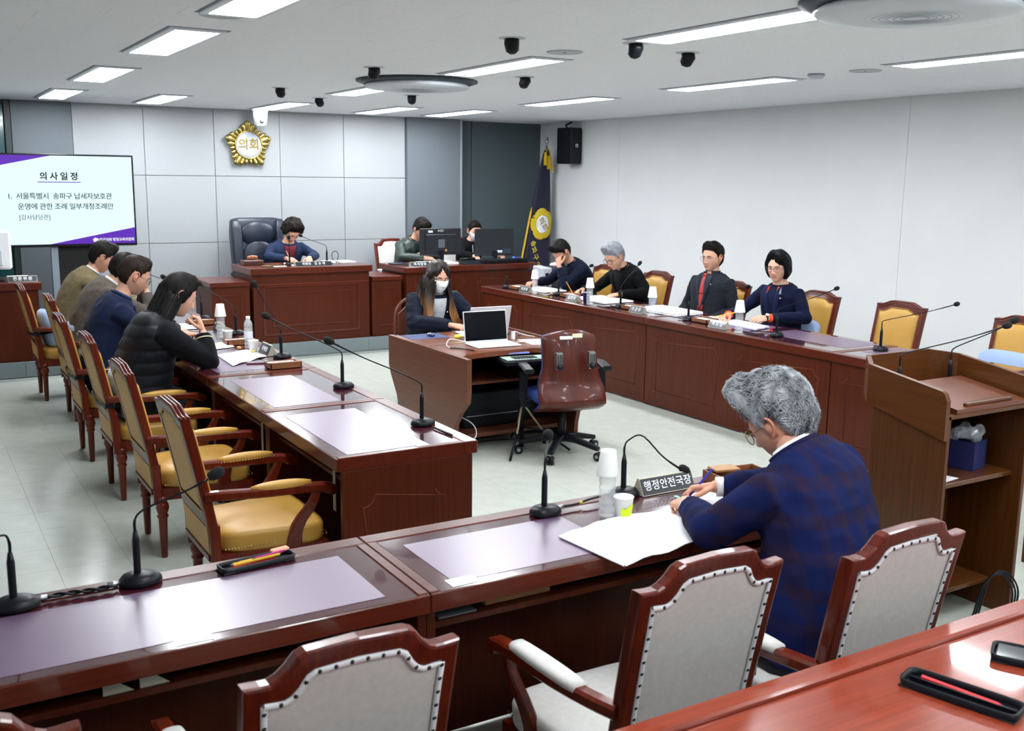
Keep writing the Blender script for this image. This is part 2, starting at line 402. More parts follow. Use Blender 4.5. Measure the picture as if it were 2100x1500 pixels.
for i, (x, y, lb) in enumerate([(1.50, 5.37, 'flush round ceiling speaker at the upper left'), (3.72, 5.62, 'round ceiling speaker beside the row of black spotlights'), (6.05, 5.25, 'round ceiling speaker near the right wall by the smoke detector')]):
    t = thing('ceiling_speaker', lb, 'ceiling speaker', (x, y, ZC), 0, 'flush ceiling speakers')
    M().lathe([(.0, -.004), (.085, -.004), (.095, -.008), (.112, -.006), (.115, 0)], n=32).build('speaker_rim', mat('speaker_rim', '#b3b9c0', .6), t)
    M().lathe([(.0, -.006), (.012, -.006), (.012, 0)], n=10).build('badge', mat('badge_grey', '#6b7177', .5), t)
t = thing('smoke_detector', 'small pale smoke detector on the ceiling near the right wall', 'smoke detector', (5.95, 5.62, ZC))
M().lathe([(.06, 0), (.06, -.02), (.045, -.035), (0, -.037)], n=24).build('detector_body', mat('detector', '#c7ccd6', .5), t)
M().lathe([(.062, -.008), (.066, -.01), (.062, -.013)], n=24).build('rim', mat('detector_rim', '#9aa0b4', .5), t)
# PTZ camera
t = thing('dome_camera', 'white ceiling dome camera hanging in front of the gold emblem', 'security camera', (3.84, 12.3, ZC))
M().lathe([(.09, 0), (.092, -.03), (.085, -.04)], n=28).build('mount', WHITE, t)
M().lathe([(.085, -.04), (.083, -.10), (.07, -.185), (.045, -.2), (0, -.2)], n=28).build('housing', WHITE, t)
M().box((-.035, -.082, -.20), (.035, -.03, -.10), .008).build('tilt_head', WHITE, t, rotz=-.3)
M().lathe([(.0, .012), (.018, .012), (.024, 0), (.024, -.03)], (-.01, -.088, -.15), 20, axis=(-.3, -1, -.1)).build('lens', mat('lens_black', '#0a0f12', .1, coat=1), t)
# emblem on the wall
t = thing('wall_emblem', 'gold flower-shaped council emblem with a white disc on the pale back wall', 'emblem', (3.765, 12.575, 2.335))
def petal(L_, W_):
    m = M(); rings = []
    for s_ in np.linspace(0, 1, 9):
        r = W_*(.45+.55*math.sin(s_*PI/2))*(1 if s_ < .8 else math.sqrt(max(0, 1-((s_-.8)/.21)**2)))
        rings.append([V(r*math.cos(a), -.01-r*.75*max(math.sin(a), -.3), s_*L_) for a in [2*PI*i/12 for i in range(12)]])
    return m.loft(rings).mesh('petal', GOLDM)
RI = .158; nP = 25
meshes = {}
for k in range(nP):
    a = k*2*PI/nP; j = min(k % 5, 5-k % 5); Lr = {0: .300, 1: .268, 2: .238}[j]-.01; Wd = {0: .042, 1: .030, 2: .023}[j]
    if j not in meshes: meshes[j] = petal(Lr-.13, Wd)
    o = bpy.data.objects.new('petal', meshes[j]); C.objects.link(o); o.parent = t; o.rotation_euler = (0, a, 0)
    o.location = (.13*math.sin(a), 0, .13*math.cos(a))
M().lathe([(0, -.004), (.165, -.004), (.165, .03), (0, .03)], (0, 0, 0), 48, axis=(0, -1, 0)).build('disc', mat('emblem_white', '#c9cdd8', .4), t)
M().tube([(.163*math.cos(a), -.032, .163*math.sin(a)) for a in np.linspace(0, 2*PI, 49)], .009, 8).build('ring', GOLDM, t)
text('의회', .145, GOLDM, t, frame((0, -.034, 0), (1, 0, 0), (0, 0, 1)), extrude=.006, bold=.002)
# wall speaker
t = thing('wall_speaker', 'tall black loudspeaker mounted high in the back right corner', 'speaker', (7.99, 11.92, 2.2))
M().box((-.11, -.15, -.02), (.10, .13, .46), .012).build('cabinet', INK, t, rotz=.2)
M().box((-.10, -.156, .0), (.09, -.148, .45), .006).build('grille', mat('speaker_grille', '#101219', .7, bump=.6, bscale=500), t, rotz=.2)
M().box((-.03, -.162, .2), (.015, -.155, .245), .002).build('badge', WHITE, t, rotz=.2)
M().bar([(-.02, -.164, .232), (-.002, -.164, .214), (-.018, -.164, .206)], .006, .002, up=(0, 1, 0)).bar([(-.022, -.164, .208), (-.004, -.164, .226)], .006, .002, up=(0, 1, 0)).build('badge_mark', INK, t, rotz=.2)
M().tube([(0, .05, .46), (.0, .09, .5), (.08, .1, .53), (.1, .1, .55)], .012, 8).build('bracket', INK, t)
# ------------------------------------------------------------ desks
def outline(m, x0, x1, z0, z1, y, face, r=.055, w_=.0024, notch=True):
    """routed line with scooped corners on a vertical face; face: function (u,z)->3D"""
    P = []
    def arc(cx, cz, a0, a1):
        for a in np.linspace(a0, a1, 6): P.append((cx+r*math.cos(a), cz+r*math.sin(a)))
    arc(x0, z1, 0, -PI/2); P2 = P[::-1]; P = []
    P += P2; arc(x1, z1, -PI/2, -PI); arc(x1, z0, PI, PI/2); arc(x0, z0, PI/2, 0)
    m.tube([face(u, z) for u, z in P+[P[0]]], w_, 5, cap=False)
GROOVE = mat('groove_highlight', '#7a3a28', .5, spec=.2)
DESKH = .78
def desk_unit(L_, depth, mats, front_lines=2):
    """member desk, local frame: length along +X from 0..L_, room side at y=0, seat side at y=-depth, top at .78"""
    body, top = mats
    t = thing('conference_desk', 'x', 'desk')
    M().box((.004, -.03, .012), (L_-.004, -.005, DESKH-.06), .003).build('front_panel', body, t)
    f = M()
    for k in range(front_lines):
        a = L_/front_lines*k+.1; b = L_/front_lines*(k+1)-.1
        outline(f, a, b, .10, DESKH-.15, 0, lambda u, z: (u, -.0045, z))
    f.build('routed_line', GROOVE, t)
    for x in (0, L_-.03): M().box((x+.001, -depth+.03, 0), (x+.029, -.03, DESKH-.06), .003).build('side_panel', body, t)
    M().box((.03, -depth+.08, DESKH-.15), (L_-.03, -.03, DESKH-.13), .002).build('inner_shelf', body, t)
    # raised frame and glass field
    fr = M().box((.001, -.05, DESKH-.06), (L_-.001, .02, DESKH), .004)
    fr.box((.001, -depth, DESKH-.06), (L_-.001, -depth+.012, DESKH-.003), .003)
    fr.box((.001, -depth+.012, DESKH-.06), (.035, -.05, DESKH), .003).box((L_-.035, -depth+.012, DESKH-.06), (L_-.001, -.05, DESKH), .003)
    fr.build('top_frame', top, t)
    M().box((.035, -depth+.012, DESKH-.06), (L_-.035, -.05, DESKH-.008)).build('leather_field', mat('leather_field', '#4a1c24', .35), t)
    M().box((.0365, -depth+.004, DESKH-.008), (L_-.0365, -.0515, DESKH-.003), .001).build('glass_sheet', GLASSTOP, t)
    return t
def place_desk(t, x, y, rz, label, group, first):
    if first: t.location = (x, y, 0); t.rotation_euler.z = rz; t['label'] = label; t['group'] = group; return t
    return dup(t, (x, y, 0), rz, label, group)
# left row: long edge along Y, room side faces +X ; rotate so local +Y -> +X  (rz=-90): local x -> -y
G = 'left row of member desks'
u1 = desk_unit(1.045, .665, (MAH, MAHX), 1)
labs = ['nearest desk of the left row, its end panel facing the camera, bare lavender mat', 'second desk of the left row, empty with one microphone', 'left row desk with the open papers of the woman in the black vest',
        'left row desk in front of the man in the navy jacket', 'left row desk where the grey-jacketed man leans', 'farthest left row desk, in front of the man in tan']
for i, lb in enumerate(labs):
    d = place_desk(u1, 2.195, 5.045+1.045*i, -PI/2, lb, G, i == 0)
nd = [o for o in C.objects if o.get('label') == labs[0]][0]
f = M(); outline(f, .12, .52, .10, .60, 0, lambda u, z: (1.0445, -.665+u, z)); f.build('routed_line', GROOVE, nd)
M().box((1.0445-.030, -.638, .0), (1.0442, -.03, .719), .002).build('end_panel', MAH, nd)
# right row: room side faces -X: local +Y -> -X (rz=+90): local x -> +y
G = 'right row of member desks'
u2 = desk_unit(2.1, .68, (MAH, MAHX), 2)
labs = ['near half of the right desk row, partly behind the lectern', 'middle desk of the right row with the third and fourth name plates', 'far desk of the right row with the first two name plates']
ys = [(2.91+1.0, 1.1), (5.01, 2.1), (7.11, 2.1)]
u3 = desk_unit(1.1, .68, (MAH, MAHX), 1)
place_desk(u3, 5.62, 3.91, PI/2, labs[0], G, True)
place_desk(u2, 5.62, 5.01, PI/2, labs[1], G, True)
place_desk(u2, 5.62, 7.11, PI/2, labs[2], G, False)
u4 = desk_unit(.86, .68, (MAH, MAHX), 1)
place_desk(u4, 5.62, 9.21, PI/2, 'farthest short desk of the right row, below the flag', G, True)
# front row: room side faces +Y
G = 'front row of desks'
u5 = desk_unit(1.78, .53, (MAH, MAHX), 2)
place_desk(u5, -.54, 3.04, 0, 'front row desk at the lower left with two microphones and the pencil tray', G, True)
place_desk(u5, 1.24, 3.04, 0, 'front row desk where the grey-haired man writes', G, False)
place_desk(u5, 4.93, 3.04, 0, 'front row desk to the right of the lectern, almost out of frame', G, False)
# desk mats under the glass: thin sheets lying on the tops
def dmat(x0, y0, x1, y1, lb):
    o = M().box((x0, y0, DESKH-.0028), (x1, y1, DESKH-.0018)).build('desk_mat', MATPAD); tag(o, lb, 'desk mat', 'lavender desk mats')
dmat(1.60, 4.05, 1.98, 4.90, 'lavender mat on the nearest desk of the left row, half in glare')
dmat(1.62, 5.10, 1.99, 5.93, 'lavender mat on the second desk of the left row')
dmat(1.62, 6.2, 1.98, 7.0, 'lavender mat under the open papers before the black-vested woman')
dmat(.02, 2.56, 1.12, 2.93, 'wide lavender mat at the lower left behind the pencil tray')
dmat(1.34, 2.56, 1.95, 2.92, 'lavender mat left of the grey-haired man, by the large papers')
for i, (y0, y1, lb) in enumerate([(4.2, 4.95, 'lavender mat on the empty desk beside the lectern'), (5.1, 5.95, 'lavender mat in front of the empty gold chair on the right'), (6.1, 6.95, 'lavender mat before the woman in the navy blazer'), (7.2, 7.9, 'lavender mat before the man with the red tie')]):
    dmat(5.86, y0, 6.24, y1, lb)
# ---- podium
t = thing('chair_podium', 'tall mahogany podium desk of the chairwoman with a framed front panel', 'podium', (0, 0, 0))
Y0, Y1, PZ = 10.96, 11.66, .985
M().box((3.285, Y0, .15), (4.635, Y0+.03, PZ-.075), .003).build('front_panel', MAH, t)
for x in (3.285, 4.605): M().box((x, Y0+.03, .15), (x+.03, Y1-.03, PZ-.075), .003).build('side_panel', MAH, t)
M().box((3.255, Y0-.035, PZ-.075), (4.665, Y1, PZ), .006).build('top_slab', MAHX, t)
def moulding(m, x0, x1, z0, z1, y, w_=.022, d=.014):
    m.bar([(x0, y, z0), (x1, y, z0)], d*2, w_, ch=.3).bar([(x0, y, z1), (x1, y, z1)], d*2, w_, ch=.3)
    m.bar([(x0, y, z0), (x0, y, z1)], w_, d*2, up=(0, 1, 0), ch=.3).bar([(x1, y, z0), (x1, y, z1)], w_, d*2, up=(0, 1, 0), ch=.3)
m = M(); moulding(m, 3.40, 4.50, .25, .78, Y0+.001, .03, .012); m.build('outer_moulding', MAHX, t)
m = M(); moulding(m, 3.50, 4.40, .34, .70, Y0+.001, .018, .009); m.build('inner_moulding', MAHX, t)
M().box((3.30, Y0-.006, .80), (4.62, Y0+.001, .806)).build('frieze_line', GROOVE, t)
def wing(x0, x1, lb):
    t = thing('side_wing', lb, 'cabinet', group='low wings beside the podium'); z = .845
    M().box((x0, Y0+.01, .15), (x1, Y1, z-.05), .003).build('body', MAH, t)
    M().box((x0-(.02 if x0 < 3 else 0), Y0-.012, z-.05), (x1, Y1, z), .004).build('top_slab', MAHX, t)
    m = M(); moulding(m, x0+.09, x1-.09, .27, .70, Y0+.011, .02, .009); m.build('moulding', MAHX, t)
wing(2.84, 3.25, 'low mahogany wing on the left of the podium'); wing(4.67, 5.045, 'low mahogany wing between the podium and the clerks desk')
# ---- clerks' desk
t = thing('clerk_desk', 'long mahogany clerks desk under the two black monitors', 'desk')
CZ = .94
M().box((5.10, Y0, .15), (6.86, Y0+.03, CZ-.07), .003).build('front_panel', MAH, t)
M().box((5.10, Y0+.03, .15), (5.13, Y1, CZ-.07), .003).build('side_panel', MAH, t); M().box((6.83, Y0+.03, .15), (6.86, Y1, CZ-.07), .003).build('side_panel', MAH, t)
M().box((5.06, Y0-.035, CZ-.07), (6.895, Y1, CZ), .006).build('top_slab', MAHX, t)
m = M()
for a, b in ((5.22, 5.9), (6.05, 6.75)): outline(m, a, b, .25, .78, 0, lambda u, z: (u, Y0-.001, z))
m.build('routed_line', GROOVE, t)
# left clerk desk
t = thing('clerk_desk', 'dark mahogany desk at the far left edge holding the white monitor', 'desk')
M().box((-.2, Y0, .15), (1.165, Y0+.03, .85), .003).build('front_panel', MAH, t)
M().box((1.135, Y0+.03, .15), (1.165, Y1, .85), .003).build('side_panel', MAH, t)
M().box((-.2, Y0-.03, .85), (1.195, Y1, .925), .006).build('top_slab', MAHX, t)
# ---- near desk (bottom right)
t = thing('near_desk', 'glossy reddish desk across the bottom right corner with a raised edge', 'desk', (0, 0, 0))
M().box((-.6, 1.585, .70), (4.5, 1.645, .785), .006).build('raised_edge', CHO, t)
M().box((-.6, .95, .70), (4.5, 1.584, .770), .003).build('worktop', CHO, t)
M().box((-.6, 1.57, .012), (4.5, 1.60, .70), .003).build('front_panel', MAHX, t)
for x in (-.6, 1.9, 4.47): M().box((x, .97, 0), (x+.03, 1.57, .70), .003).build('side_panel', MAH, t)
# ---- stenographers' desk
t = thing('staff_desk', 'brown stenographers desk in the middle of the room with a curved side panel', 'desk')
SZ = .735; sx0, sx1 = 3.27, 4.34
prof = [(6.06, SZ+.012), (6.06, .50), (6.07, .44), (6.16, .36), (6.24, .26), (6.27, .15), (6.28, 0), (7.14, 0), (7.16, .15), (7.22, .30), (7.33, .45), (7.36, .52), (7.36, SZ+.012)]
M().prism([(y, z) for y, z in prof], sx0, sx0+.035, 0).build('side_panel', STW, t)
M().prism([(y, z) for y, z in prof], sx1-.035, sx1, 0).build('side_panel', STW, t)
top = [(sx0+.035, 6.10), (sx0+.06, 6.24)]+[(sx0+.12+.32*k/6, 6.30+.05*math.sin(k/6*PI/2)) for k in range(7)]+[(3.98, 6.36), (4.06, 6.30), (4.10, 6.2), (sx1-.035, 6.12), (sx1-.035, 7.36), (sx0+.035, 7.36)]
M().prism(top, SZ-.035, SZ, 2).build('top_board', wood('staff_top', '#7d4630', '#683824', 'x', .3, .3), t)
M().box((sx0+.035, 6.78, SZ+.0), (sx1-.035, 6.786, SZ+.0015)).build('seam', mat('seam_dark', '#4a2416', .6), t)
M().box((sx0+.035, 7.26, .02), (sx1-.035, 7.28, SZ-.035), .002).build('back_board', STW, t)
M().box((sx0+.035, 6.45, .48), (sx1-.035, 7.26, .50), .002).build('middle_shelf', STW, t)
M().box((sx0+.035, 6.40, .10), (sx1-.035, 7.26, .13), .002).build('lower_shelf', STW, t)
t2 = thing('equipment_rack', 'black electronic equipment on the shelf inside the stenographers desk', 'electronics')
M().box((3.5, 6.55, .131), (4.0, 7.1, .40), .01).build('computer_case', INK, t2); M().box((4.03, 6.6, .131), (4.28, 7.1, .36), .01).build('power_unit', INK, t2)
for i in range(4): M().box((3.53, 6.545, .17+.05*i), (3.97, 6.551, .175+.05*i)).build('vent', STEEL if i == 1 else DARK, t2)
# ---- lectern
t = thing('lectern', 'tall brown wooden lectern on the right with an open back and a walled tray top', 'lectern')
lx0, lx1, ly0, ly1 = 3.68, 4.32, 2.65, 3.17
def zt(y): return 1.105+(y-ly0)/(ly1-ly0)*.075
# lower body
M().box((lx0+.03, ly0+.01, 0), (lx0+.055, ly1-.12, 1.0), .003).build('side_panel', LEW, t); M().box((lx1-.055, ly0+.01, 0), (lx1-.03, ly1-.12, 1.0), .003).build('side_panel', LEW, t)
M().box((lx0+.055, ly1-.15, .02), (lx1-.055, ly1-.125, 1.0), .003).build('front_panel', LEW, t)
for z, nm in ((.66, 'middle_shelf'), (.13, 'bottom_shelf')): M().box((lx0+.055, ly0+(.06 if z > .5 else .12), z), (lx1-.055, ly1-.15, z+.022), .003).build(nm, LEWX, t)
def wallp(pts, z0s, z1s, th, nm):
    """vertical wall along pts with varying top"""
    m = M(); vs = []
    a, b = V(*pts[0]), V(*pts[1]); d = unit(b-a); nrm = V(-d[1], d[0])*th
    for p, z0, z1 in ((a, z0s[0], z1s[0]), (b, z0s[1], z1s[1])):
        for q in (p, p+nrm):
            vs += [(q[0], q[1], z0), (q[0], q[1], z1)]
    m.add(vs, [(0, 1, 5, 4), (2, 6, 7, 3), (1, 3, 7, 5), (0, 4, 6, 2), (0, 2, 3, 1), (4, 5, 7, 6)]); return m.build(nm, LEWX, t)
c_ = .11
side = [(ly0-.0, .90), (ly0, 1.07), (ly0+.015, 1.1), (ly0+.03, 1.108), (ly1-c_, zt(ly1-c_)), (ly1-c_, .99)]
wy = wood('lectern_wood_y', '#5f3617', '#4b290f', 'y', .3, .3)
M().prism(side, lx0, lx0+.024, 0).build('tray_side', wy, t); M().prism(side, lx1-.024, lx1, 0).build('tray_side', wy, t)
wallp([(lx0, ly1-c_), (lx0+c_, ly1)], (.99, 1.0), (zt(ly1-c_), zt(ly1)), -.02, 'tray_corner')
wallp([(lx0+c_, ly1), (lx1-c_, ly1)], (1.0, 1.0), (zt(ly1), zt(ly1)), -.02, 'tray_back')
wallp([(lx1-c_, ly1), (lx1, ly1-c_)], (1.0, .99), (zt(ly1), zt(ly1-c_)), -.02, 'tray_corner')
M().prism([(lx0+.024, ly0+.01), (lx1-.024, ly0+.01), (lx1-.024, ly1-c_), (lx1-c_, ly1-.02), (lx0+c_, ly1-.02), (lx0+.024, ly1-c_)], .985, 1.0, 2).build('tray_floor', LEWX, t)
sl = M(); Lx0, Lx1 = lx0+.10, lx1-.06
sl.add([(Lx0, ly0+.02, 1.001), (Lx1, ly0+.02, 1.001), (Lx1, ly0+.36, 1.001), (Lx0, ly0+.36, 1.001), (Lx0, ly0+.02, 1.02), (Lx1, ly0+.02, 1.02), (Lx1, ly0+.36, 1.07), (Lx0, ly0+.36, 1.07)],
       [(0, 3, 2, 1), (4, 5, 6, 7), (0, 1, 5, 4), (1, 2, 6, 5), (2, 3, 7, 6), (3, 0, 4, 7)])
sl.build('reading_slope', wood('slope_wood', '#6f3f2a', '#5b301f', 'x', .28, .5), t)
M().box((Lx0+.08, ly0+.035, 1.023), (Lx1-.08, ly0+.055, 1.04), .004).build('book_stop', LEWX, t)
# ------------------------------------------------------------ armchairs
def armchair(kind):
    gold = kind == 'gold'
    t = thing('armchair', 'x', 'chair')
    W0, W1, Hh = .225, .235, (1.01 if gold else 1.045)           # half widths low/high
    def top(u):                            # crest height over u in -1..1
        a = abs(u)
        if gold: return Hh-.0 if a < .42 else Hh-.034*min(1, (a-.42)/.36)**1 if a < .78 else Hh-.034
        if a < .52: return Hh-.006*(a/.52)
        if a < .8: s_ = (a-.52)/.28; return Hh-.006-.058*(1-(1-s_)**2)
        return Hh-.064+.004*(a-.8)/.2
    def back(z): return -.235-.115*max(0, (z-.42)/.58)**1.15
    def pt(x, z, off): return V(x, back(z)+off, z)
    def loopg(ins, zb, dz=0):
        P = []
        n = 26
        for i in range(n+1):
            u = -1+2*i/n; P.append((u*(W1-ins), top(u)-ins*1.15+dz))
        for i in range(1, 9):
            z = P[n][1]+(zb-P[n][1])*i/8; P.append(((W0+(W1-W0)*(z-.4)/.6)-ins, z))
        xb = P[-1][0]
        for i in range(1, 9): P.append((xb-2*xb*i/8, zb))
        for i in range(1, 8):
            z = zb+(P[0][1]-zb)*i/8; P.append((-((W0+(W1-W0)*(z-.4)/.6)-ins), z))
        return P
    ins = .042 if gold else .036
    A = loopg(0, .49 if gold else .42); B = loopg(ins, .56 if gold else .50)
    th = .022
    zb_ = .49 if gold else .42; A1 = loopg(.0025, zb_+.0025); A2 = loopg(.008, zb_+.008)
    rings = [[pt(x, z, th) for x, z in A2], [pt(x, z, th-.0025) for x, z in A1], [pt(x, z, th-.009) for x, z in A], [pt(x, z, -th+.009) for x, z in A], [pt(x, z, -th+.0025) for x, z in A1], [pt(x, z, -th) for x, z in A2], [pt(x, z, -th) for x, z in B], [pt(x, z, th) for x, z in B]]
    m = M(); n = len(A); vs = [p for r in rings for p in r]; fs = []
    for i in range(8):
        for j in range(n): k = (j+1) % n; fs.append((i*n+j, i*n+k, ((i+1) % 8)*n+k, ((i+1) % 8)*n+j))
    m.add(vs, fs); m.build('back_frame', CHW, t)
    if gold:                               # three carved ridges on the crest
        m = M()
        for off in (-.017, 0, .017): m.tube([pt(u*(W1-.002), top(u)+.002, off) for u in np.linspace(-1, 1, 27)], .008, 6)
        m.build('crest_ridges', CHW, t)
        m = M()
        for s_ in (.011, .022): m.tube([pt(u*(W1-.012), top(u)-s_, th) for u in np.linspace(-1, 1, 27)], .004, 5)
        m.build('crest_groove', CHW, t)
    def pad(nm, material, ins_, zb, off, puff, side):
        B2 = loopg(ins_, zb); cx, cz = 0, (zb+Hh)/2; m = M(); rg = []
        for s_, d in ((1, 0), (.97, .5), (.9, .82), (.7, .97), (.35, 1), (.02, 1)):
            rg.append([pt(cx+(x-cx)*s_, cz+(z-cz)*s_, side*(off+puff*d)) for x, z in B2])
        m.loft(rg, True); m.build(nm, material, t)
    if gold:
        pad('back_cushion', LEATH, ins, .56, .012, .03, 1); pad('back_panel', LEATB, ins, .56, .012, .012, -1)
    else:
        pad('back_cushion', GREYF, ins, .50, .012, .03, 1); pad('back_panel', GREYF, ins, .50, .014, .010, -1)
    m = M(); B3 = loopg(ins-.002 if gold else ins+.006, .56 if gold else .50)
    per = []
    for i in range(len(B3)): per.append((B3[i], B3[(i+1) % len(B3)]))
    step = .013 if gold else .034; acc = 0; pts = []
    for (a, b) in per:
        d = math.dist(a, b); s_ = step-acc
        while s_ < d: pts.append((a[0]+(b[0]-a[0])*s_/d, a[1]+(b[1]-a[1])*s_/d)); s_ += step
        acc = (acc+d) % step
    for side in (1, -1):
        for x, z in pts:
            c = pt(x, z, side*(.0235 if gold else .0265)); r = .0042 if gold else .0060
            m.lathe([(r, 0), (r*.7, .0025), (0, .0035)], c, 6, axis=(0, side, 0), cap=False)
    tag(m.build('nail_heads', BRASS if gold else IRON, t), kind='stuff')
    if not gold:
        m = M()
        m.tube([pt(x, z, -.0245) for x, z in B3+[B3[0]]], .008, 6, flat=.45, up=(0, 1, 0), cap=False)
        m.tube([pt(x, z, .0245) for x, z in B3+[B3[0]]], .008, 6, flat=.45, up=(0, 1, 0), cap=False); m.build('piping', PIPE, t)
    else:
        m = M(); m.loft([[V(x, back(z)-.018+o, z) for x, z in ((-.2, .37), (.2, .37), (.205, .495), (-.205, .495))] for o in (-.006, .03)], smooth=False); m.build('lower_back_panel', LEATB, t)
        m = M()
        for s_ in (-1, 1): m.bar([(s_*.208, -.235, .30), (s_*.21, -.24, .50)], .036, .045, up=(0, 1, 0))
        m.bar([(-.2, -.25, .355), (.2, -.25, .355)], .03, .03).build('rear_rail', CHW, t)
    # seat
    m = M(); 
    def seatring(g, z): return [V((.238-g)*(1+.10*y)*x, .02+(.24-g)*y, z) for x, y in [(math.copysign(abs(math.cos(a))**.35, math.cos(a)), math.copysign(abs(math.sin(a))**.35, math.sin(a))) for a in [2*PI*(i+.5)/32 for i in range(32)]]]
    m.loft([seatring(.010, .365), seatring(.004, .38), seatring(.002, .432), seatring(.006, .446), seatring(.016, .455), seatring(.05, .466), seatring(.12, .476), seatring(.2, .480)])
    m.build('seat', LEATH if gold else GREYF, t)
    m = M(); m.prism([(-.205, -.225), (.205, -.225), (.248, .255), (-.248, .255)], .305, .365); m.build('seat_rail', CHW, t)
    m = M()
    for i in range(34):
        for y, ax in ((.2575, 1),): m.lathe([(.004, 0), (.0028, .003), (0, .0035)], (-.225+.0136*i, .2535, .392), 6, axis=(0, 1, 0), cap=False)
        for s_ in (-1, 1): m.lathe([(.004, 0), (.0028, .003), (0, .0035)], (s_*.2325, -.2+.0136*i, .392), 6, axis=(s_, 0, 0), cap=False)
    tag(m.build('seat_nails', BRASS if gold else IRON, t), kind='stuff')
    leg = M().lathe([(.014, 0), (.017, .005), (.0175, .03), (.0165, .035), (.018, .04), (.0225, .2), (.0235, .215), (.029, .22), (.029, .228), (.023, .235), (.029, .25), (.034, .27), (.030, .292), (.022, .302), (.03, .31), (.03, .33)], n=14).mesh('leg', CHW)
    for x, y in ((-.205, -.215), (.205, -.215), (-.205, .225), (.205, .225)):
        o = bpy.data.objects.new('leg', leg); C.objects.link(o); o.parent = t; o.location = (x, y, 0)
    for s_ in (-1, 1):
        P = bez([(s_*.222, back(.64)+.0, .635), (s_*.245, -.2, .638), (s_*.262, -.05, .632), (s_*.268, .12, .628), (s_*.268, .22, .622), (s_*.268, .262, .605)], 14)
        m = M().bar(P, [.044]*9+[.046]*5, [.04]*10+[.04, .044, .05, .035], ch=.2)
        m.lathe([(.0, -.021), (.024, -.021), (.024, .021), (0, .021)], (s_*.268, .262, .607), 16, axis=(1, 0, 0), smooth=False)
        m.build('arm', CHW, t)
        P = bez([(s_*.262, .2, .61), (s_*.264, .175, .55), (s_*.25, .12, .47), (s_*.238, .10, .40), (s_*.235, .10, .36)], 10)
        M().bar(P, [.030]*10, [.034, .036, .04, .045, .05, .055, .06, .065, .07, .07], up=(0, 1, 0), ch=.2).build('arm_support', CHW, t)
        Pp = [V(s_*(.258+.008*k/8), -.09+.26*k/8, .650) for k in range(9)]; rr = [.012, .020, .025, .027, .028, .027, .025, .020, .012]
        if not gold: Pp = [V(s_*(.253+.012*k/8), -.15+.30*k/8, .652) for k in range(9)]; rr = [.026, .030, .031, .032, .032, .032, .031, .030, .027]
        rg = [[p+V(r*math.copysign(abs(math.cos(a))**.7, math.cos(a))*.95, 0, max(r*math.copysign(abs(math.sin(a))**.7, math.sin(a))*(.85 if gold else .55), -.022 if not gold else -.01)) for a in [2*PI*i/16 for i in range(16)]] for p, r in zip(Pp, rr)]
        M().loft(rg).build('arm_pad', LEATH if gold else GREYF, t)
        if gold:
            m = M()
            for k in range(20):
                y = -.095+.27*k/19
                for q in (-1, 1): m.ball((s_*(.255+.01*k/19)+q*(.0155+.008*math.sin(PI*k/19)), y, .643), .0042, 6, 4)
            tag(m.build('pad_nails', BRASS, t), kind='stuff')
    return t
gch = armchair('gold'); sch = armchair('grey')
GL = 'gold leather armchairs behind the left desks'
seats = [(1.30, 4.42, 'gold armchair nearest the camera behind the left desks, fully empty'), (1.29, 5.50, 'second empty gold armchair from the camera in the left row'),
         (1.29, 6.60, 'gold armchair of the woman in the black vest, with a black strap'), (1.27, 7.62, 'gold armchair of the man in the navy jacket'),
         (1.36, 8.93, 'gold armchair behind the grey-jacketed man, partly hidden'), (1.25, 9.87, 'farthest gold armchair at the left, with the tan-jacketed man')]
for i, (x, y, lb) in enumerate(seats):
    if i == 0: gch.location = (x, y, 0); gch.rotation_euler.z = -PI/2; gch['label'] = lb; gch['group'] = GL
    else: dup(gch, (x, y, 0), -PI/2, lb, GL)
GR = 'gold leather armchairs along the right wall'
for x, y, r_, lb in [(6.60, 9.53, 0, 'gold armchair of the man resting his forehead on his hand'), (6.62, 8.62, 0, 'gold armchair behind the grey-haired man in black'), (6.60, 7.45, 0, 'gold armchair behind the man with the red tie'),
                 (6.64, 6.40, 0, 'gold armchair behind the woman in the navy blazer'), (6.64, 5.52, 0, 'empty gold armchair in the middle of the right wall'), (6.66, 4.46, 0, 'gold armchair with a blue cushion cut off by the right edge')]:
    dup(gch, (x, y, 0), PI/2+r_, lb, GR)
GG = 'grey fabric armchairs in the foreground'
for i, (x, y, rz, lb) in enumerate([(.735, 2.19, 0, 'grey armchair cut by the bottom edge, left of the empty grey one'), (1.69, 2.19, 0, 'empty grey armchair in the foreground with its left arm showing'),
                 (2.31, 2.10, 0, 'grey armchair at the right with a paper sticker on its top rail'), (-.02, 2.20, 0, 'grey armchair barely showing in the bottom left corner')]):
    if i == 0: sch.location = (x, y, 0); sch['label'] = lb; sch['group'] = GG
    else: dup(sch, (x, y, 0), rz, lb, GG)
dup(sch, (5.55, 12.05, .15), PI, 'grey armchair behind the clerk in the green jacket', 'grey armchairs at the clerks desk')
dup(sch, (6.5, 12.1, .15), PI, 'grey armchair behind the masked clerk in black', 'grey armchairs at the clerks desk')
tag(M().box((2.33, 1.722, 1.002), (2.40, 1.765, 1.0035)).build('paper_sticker', PAPER), 'white paper sticker on the top rail of the right grey armchair', 'sticker')
